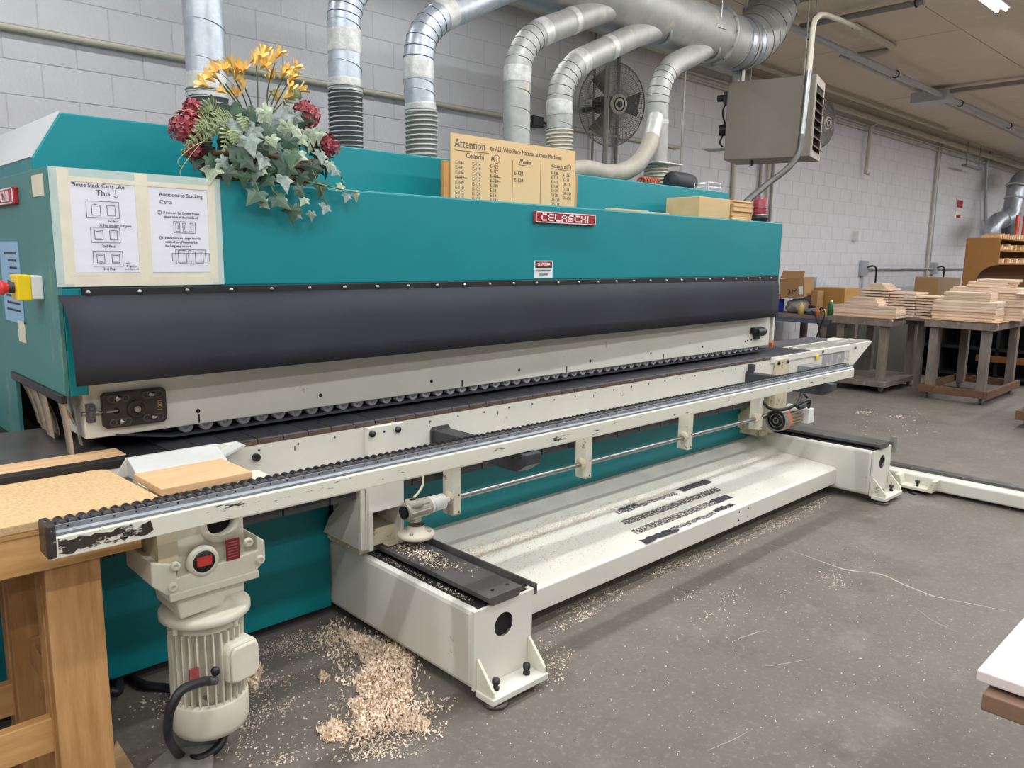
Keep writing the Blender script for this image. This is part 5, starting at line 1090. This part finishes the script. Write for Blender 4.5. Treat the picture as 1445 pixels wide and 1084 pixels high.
fl_ = MB().prism([(-.165, 0), (.165, 0), (.15, .12), (-.15, .12)], 'x', 0, .006).mesh('flap', CARD)
o = put('flap', fl_, b1, loc=(10.36, 5.20, 1.325), rot=(0, .5, .12))
Mb = Matrix.Translation((10.55, 5.195, 1.06)) @ Matrix.Rotation(.12, 4, 'Z') @ Matrix.Rotation(math.radians(-6), 4, 'X')
text('3M', .1, b1, Mb @ Vector((-.2015, .07, .05)), (Mb @ Matrix.Rotation(-PI/2, 4, 'Z') @ Matrix.Rotation(PI/2, 4, 'X')).to_euler(), mat('print_black', '#191514', .6), sx=1.15)
put('shipping_label', MB().box(-.202, -.199, -.15, -.09, .04, .15).mesh('shipping_label', WHITE), b1, loc=Mb.translation, rot=Mb.to_euler())
carton('cardboard_box', 'wide tan carton standing at the back of the side table', (10.75, 11.2, 4.40+.2, 5.1, .846, 1.20), CARD2, -.05)
carton('cardboard_box', 'small brown carton between the open carton and the tan carton', (10.5, 10.68, 4.88, 4.975, .846, 1.16), CARD)
b4 = carton('cardboard_box', 'white wrapped carton behind the open carton', (10.95, 11.25, 5.12, 5.30, .846, 1.34), mat('white_wrap', '#bfc6d2', .35, var=.25, vscale=12))
carton('cardboard_box', 'little pinkish carton beside the blue binder', (10.32, 10.42, 5.35, 5.44, 1.0305, 1.10), mat('carton_pink', '#b58f78', .7))
def bag(label, c, s, m):
    bm = bmesh.new(); bmesh.ops.create_icosphere(bm, subdivisions=3, radius=1)
    for v in bm.verts:
        k = 1+.16*math.sin(v.co.x*7+v.co.z*5)*math.cos(v.co.y*6); v.co *= k; v.co.z = max(v.co.z, -.75); v.co = Vector((v.co.x*s[0], v.co.y*s[1], v.co.z*s[2]))
    me = bpy.data.meshes.new('plastic_bag'); bm.to_mesh(me); bm.free(); me.materials.append(m)
    for p in me.polygons: p.use_smooth = True
    return tag(put('plastic_bag', me, loc=(c[0], c[1], c[2]+.75*s[2])), label, 'bag')
bag('crumpled grey plastic bag under the open carton', (10.55, 5.16, .846), (.2, .17, .115), mat('bag_grey', '#9b968c', .3, var=.3, vscale=9))
def blue_file(y, lab): return tag(box('blue_binder', BLUE, (10.3, 10.5, y, y+.045, .846, 1.03), bevel=.004), lab, 'binder', 'binders on the side table')
blue_file(5.36, 'blue binder standing on the side table next to the grey bag'); tag(box('blue_binder', mat('violet_plastic', '#5b5fa8', .4), (10.3, 10.5, 5.415, 5.45, .846, 1.03), bevel=.004), 'violet binder standing beside the blue binder', 'binder', 'binders on the side table')
def bottle(label, x, y, r, h, m, cap=WHITE):
    t = thing('bottle', label, 'bottle', (x, y, .846), 'bottles on the side table')
    MB().lathe([(0, 0), (r, 0), (r, h*.65), (r*.85, h*.75), (r*.35, h*.83), (r*.33, h*.88)], (x, y, .846), n=18).build('body', m, t)
    MB().lathe([(r*.36, h*.87), (r*.36, h*.98), (0, h)], (x, y, .846), n=14).build('cap', cap, t)
    return t
bottle('tan squeeze bottle standing near the front of the side table', 10.25, 4.98, .04, .17, BOTTLE, BOTTLE)
bottle('green labelled bottle with white cap beside the tan carton', 10.45, 4.66, .04, .21, GREENL)
bottle('small orange bottle on the side table', 10.22, 4.735, .028, .10, ORANGE, ORANGE)
bottle('stubby cream bottle beside the orange one', 10.3, 4.68, .03, .09, BOTTLE)
tl_ = thing('power_tool', 'grey hand power tool lying on the side table', 'tool', (10.35, 4.86, .846))
MB().lathe([(0, 0), (.035, .005), (.04, .1), (.03, .2), (0, .21)], (10.3, 4.93, .89), (.3, -1, .1), 16).build('body', mat('tool_grey', '#7d838a', .4, var=.2), tl_)
box('base', DGREY, (10.25, 10.4, 4.8, 4.92, .846, .862), tl_); box('handle', BLACK, (10.32, 10.37, 4.84, 4.92, .862, .97), tl_, .01)
MB().tube(bez([(10.3, 4.75, .90), (10.2, 4.68, .96), (10.14, 4.6, .88), (10.12, 4.64, .7), (10.12, 4.7, .45), (10.13, 4.66, .2), (10.14, 4.7, .02)]), .009, 8).build('power_cord', CORD, tl_)
MB().tube(bez([(10.28, 4.85, .90), (10.13, 4.72, .86), (10.1, 4.62, .6), (10.12, 4.58, .3), (10.14, 4.6, .02)]), .009, 8).build('air_hose', CORD, tl_)

# brown shelf unit with cut-outs and wood pieces
SH = thing('shelf_unit', 'brown fibreboard shelf unit with round cut-outs holding wood pieces', 'shelf', (14.8, 3.9, 0))
def arc(c, r, a0, a1, n): return [(c[0]+r*math.cos(a0+(a1-a0)*i/n), c[1]+r*math.sin(a0+(a1-a0)*i/n)) for i in range(n+1)]
side = [(3.66, 1.94), (4.14, 1.96), (4.15, 1.23), (4.15, .96)]+[(3.90, .96)]+arc((3.66, 1.24), .30, math.radians(-70)+.9, math.radians(90), 10)[0:]+[(3.66, 1.54)]
for x in (14.0, 17.8):
    MB().prism(side, 'x', x, x+.025).build('side_panel', PLYB, SH)
for z in (1.55, 1.76, 1.935): box('shelf', PLYB, (14.02, 17.82, 3.67, 4.13, z, z+.022), SH)
box('back_panel', mat('mdf_dark', '#6b4820', .7, var=.08), (14.02, 17.82, 4.13, 4.15, .96, 1.94), SH); box('base', PLYB, (14.0, 17.82, 3.66, 4.15, .90, .962), SH)
for x in (14.0, 17.75):
    for y in (3.66, 4.08): box('leg', CARTW, (x, x+.07, y, y+.07, 0, .90), SH)
box('round_speaker', DGREY, (14.5, 14.75, 4.10, 4.131, 1.24, 1.25), SH)
MB().cyl((14.62, 4.125, 1.33), (14.62, 4.10, 1.33), .12, 24).build('round_vent', DGREY, SH)
for z, n in ((1.783, 22), (1.573, 14), (1.958, 20)):
    for k in range(n):
        if rnd.random() < .12: continue
        h = rnd.uniform(.04, .085); tag(box('wood_piece', (OAK, PINEX, BOARDM)[k % 3], (14.06+.13*k, 14.14+.13*k, 3.69, 3.95, z, z+h)), {1.783: 'small wood block on the middle shelf of the brown unit', 1.573: 'small wood block on the low shelf of the brown unit', 1.958: 'small wood block on top of the brown unit'}[z], 'block', 'wood blocks on the brown unit')
wt = tag(MB().lathe([(0, 0), (.12, 0), (.12, .28), (.1, .3), (0, .3)], (14.35, 3.85, .963), n=20).build('white_pail', mat('pail_white', '#c5ccd4', .4, var=.1)), 'white pail standing inside the brown shelf unit', 'pail')
tag(box('blue_carton', BLUE, (14.68, 14.83, 3.8, 3.95, .963, 1.30)), 'blue carton standing inside the brown shelf unit', 'carton')
ld = thing('step_ladder', 'red step ladder standing beyond the brown shelf unit', 'ladder', (15.2, 4.4, 0))
p = onY(1437, 330, 4.4)
for dx in (0, .5):
    MB().tube([(p.x-.5+dx, 4.3, 0), (p.x+.25+dx, 4.5, 2.5)], .035, 6).build('rail', LADDER, ld)
for k in range(7): f = .12+.12*k; MB().cyl((p.x-.5+.75*f, 4.3+.2*f, 2.5*f), (p.x+.75*f, 4.3+.2*f, 2.5*f), .02, 6).build('rung', LADDER, ld)
# cart with boards close to the camera
NC = thing('board_trolley', 'trolley with brown plank deck close by holding a white board', 'trolley', (2.1, .0, 0))
box('deck_plank', BROWNW, (1.648, 2.9, .215, .374, .732, .768), NC, .003)
for y in (.04, -.13, -.30): box('deck_plank', BROWNW, (1.648, 2.9, y, y+.165, .732, .768), NC, .003)
for x in (2.1, 2.8):
    for y in (-.28, .1): box('leg', CARTW, (x, x+.08, y, y+.08, 0, .735), NC)
for k in range(4): box('stencil_mark', NAVY, (1.6465, 1.6485, .262-.024*k, .274-.024*k, .742+.004*(k % 2), .765), NC)
for x in (1.9, 2.6): box('deck_cleat', BROWNW, (x, x+.05, -.30, .33, .768, .7765), NC)
wbd = tag(MB().box(1.672, 2.75, -.32, .394, .7765, .80).build('white_board', BOARDW, bevel=.003), 'whitish smooth panel lying on the plank trolley', 'board')

# ================================================================== SHAVINGS AND SAWDUST
def curl(m, p, s, big):
    n = 4; w_ = s*rnd.uniform(.18, .4); k = rnd.uniform(1.2, 5.0); a = rnd.uniform(0, 2*PI)
    t = rnd.uniform(-1.3, 1.3) if big else rnd.uniform(-.5, .5); pit = rnd.uniform(-.7, .9) if big else 0
    c, sn = math.cos(a), math.sin(a); vs = []
    for i in range(n+1):
        th = k*i/n; u = s*math.sin(th)/k*1.5; h = s*(1-math.cos(th))/k*1.2*(1 if big else .4)
        u, h = u*math.cos(pit)-h*math.sin(pit), u*math.sin(pit)+h*math.cos(pit)
        for e in (-w_/2, w_/2):
            vs.append((p[0]+u*c-e*sn*math.cos(t), p[1]+u*sn+e*c*math.cos(t), max(.0006, p[2]+h+e*math.sin(t)) if p[2] < .2 else p[2]+abs(h)+abs(e*math.sin(t))))
    m.add(vs, [(2*i, 2*i+1, 2*i+3, 2*i+2) for i in range(n)])
def in_poly(x, y, P):
    r = False; j = len(P)-1
    for i in range(len(P)):
        if (P[i][1] > y) != (P[j][1] > y) and x < (P[j][0]-P[i][0])*(y-P[i][1])/(P[j][1]-P[i][1])+P[i][0]: r = not r
        j = i
    return r
def heap_px(m, poly, n, hmax, s, z=0, big=True):
    """curls heaped over a patch of floor whose outline is given in floor metres"""
    xs_ = [p[0] for p in poly]; ys_ = [p[1] for p in poly]; cx_, cy_ = sum(xs_)/len(poly), sum(ys_)/len(poly); k = 0; tries = 0
    while k < n and tries < n*12:
        tries += 1; x = rnd.uniform(min(xs_), max(xs_)); y = rnd.uniform(min(ys_), max(ys_))
        if not in_poly(x, y, poly): continue
        d = min(math.hypot(x-(a[0]+(b[0]-a[0])*f), y-(a[1]+(b[1]-a[1])*f)) for a, b in zip(poly, poly[1:]+poly[:1]) for f in (0, .25, .5, .75))
        curl(m, (x, y, z+rnd.random()*min(hmax, d*.55)), s*rnd.uniform(.6, 1.3), big); k += 1
def fl_(pts): return [tuple(onZ(*p, 0))[:2] for p in pts]
pile = MB()
heap_px(pile, fl_([(478, 888), (495, 893), (540, 912), (567, 912), (585, 935), (578, 962), (580, 985), (572, 1000), (582, 1012), (560, 1030), (540, 1035), (520, 1045), (500, 1035), (505, 1015), (490, 1000), (508, 985), (498, 962), (520, 945), (505, 925), (485, 905)]), 3600, .045, .02)
heap_px(pile, fl_([(560, 1025), (580, 1012), (602, 1020), (598, 1032), (570, 1035)]), 500, .035, .02)
heap_px(pile, fl_([(450, 1035), (470, 1018), (485, 1028), (490, 1048), (462, 1050)]), 420, .03, .02)
heap_px(pile, fl_([(345, 940), (362, 935), (370, 950), (360, 975), (348, 970)]), 450, .05, .02)
heap_px(pile, fl_([(448, 955), (460, 950), (467, 960), (455, 965)]), 90, .03, .015)
edge = fl_([(474, 882), (545, 905), (592, 925), (596, 1005), (600, 1040), (520, 1058), (485, 1045), (488, 960), (470, 905)])
for i in range(900):
    q = rnd.choice(edge); r_ = rnd.choice(edge); f = rnd.random(); x, y = q[0]+(r_[0]-q[0])*f+rnd.gauss(0, .03), q[1]+(r_[1]-q[1])*f+rnd.gauss(0, .03)
    curl(pile, (x, y, .004), .016*rnd.uniform(.6, 1.3), True)
pile.build('shavings_pile', SHAVE)
tag(bpy.data.objects['shavings_pile'], 'heaped pinkish wood shavings on the floor beside the machine foot', 'shavings', kind='stuff')
bh = MB(); heap_px(bh, [(-.05+.46, 2.36), (.53, 2.36), (.55, 2.46), (.44, 2.48)], 260, .05, .018); bh.build('shavings_heap', SHAVE)
tag(bpy.data.objects['shavings_heap'], 'small heap of shavings below the workbench', 'shavings', kind='stuff')
lo = MB()
def scatter(poly, n, s, clump=0):
    xs_ = [p[0] for p in poly]; ys_ = [p[1] for p in poly]; cl = [(rnd.uniform(min(xs_), max(xs_)), rnd.uniform(min(ys_), max(ys_))) for _ in range(clump)]; k = 0
    while k < n:
        if cl and rnd.random() < .75: c_ = rnd.choice(cl); x, y = rnd.gauss(c_[0], .05), rnd.gauss(c_[1], .03)
        else: x, y = rnd.uniform(min(xs_), max(xs_)), rnd.uniform(min(ys_), max(ys_))
        if not in_poly(x, y, poly): k += .2; continue
        curl(lo, (x, y, .0008), s*rnd.uniform(.5, 1.4), False); k += 1
scatter(fl_([(350, 905), (470, 880), (500, 900), (570, 1045), (640, 1010), (600, 1070), (330, 1084), (345, 990)]), 2200, .010, 30)
scatter(fl_([(430, 893), (480, 885), (500, 900), (420, 925), (360, 920)]), 700, .010, 8)
scatter(fl_([(560, 990), (650, 985), (640, 1000), (560, 1040)]), 260, .015, 4)
scatter(fl_([(755, 875), (1180, 695), (1150, 725), (925, 820), (780, 900)]), 2200, .009, 50)
scatter(fl_([(720, 960), (760, 900), (830, 925), (770, 985)]), 380, .010, 7)
scatter(fl_([(600, 1084), (700, 990), (1180, 750), (1445, 900), (1445, 1084)]), 700, .007, 0)
scatter(fl_([(925, 820), (1100, 760), (1230, 830), (1000, 900)]), 300, .009, 6)
scatter(fl_([(1180, 580), (1290, 575), (1330, 610), (1200, 620)]), 260, .02, 6)
scatter(fl_([(160, 950), (330, 1000), (320, 1084), (170, 1084)]), 160, .012, 3)
lo.build('loose_shavings', SHAVEW); tag(bpy.data.objects['loose_shavings'], 'thin scatter of pale shavings over the concrete floor', 'shavings', kind='stuff')
pf = MB()
def plz(y): return .199+(y-2.206)*.0736 if y < 2.60 else .228+(y-2.60)*.2834 if y < 2.66 else .245+(y-2.66)*.353
for i in range(9000):
    x = rnd.uniform(2.06, 5.1); b = rnd.random()
    y = rnd.gauss(2.60, .035) if b < .62 and rnd.random() < math.exp(-(x-2.1)/1.6)+.12 else rnd.gauss(2.40, .09) if rnd.random() < math.exp(-(x-2.1)/.9)+.05 else -1
    if 2.22 < y < 2.80: curl(pf, (x, y, plz(y)+.0012), .0075*rnd.uniform(.5, 1.4), False)
pf.build('platform_shavings', mat('platform_dust', '#cfb694', .8, var=.15, vscale=20)); tag(bpy.data.objects['platform_shavings'], 'pale sawdust and shavings strewn on the cream platform', 'shavings', kind='stuff')
pf = MB()
for i in range(420):
    x, y = rnd.gauss(1.85, .03), rnd.gauss(2.40, .10)
    if 1.78 < x < 1.93: curl(pf, (x, y, .3912), .011*rnd.uniform(.5, 1.4), False)
for i in range(160): curl(pf, (rnd.uniform(1.745, 1.77), rnd.uniform(2.0, 2.9), .3575), .008, False)
pf.build('slide_shavings', SHAVEW); tag(bpy.data.objects['slide_shavings'], 'shavings lying on the black slide plate of the foot', 'shavings', kind='stuff')
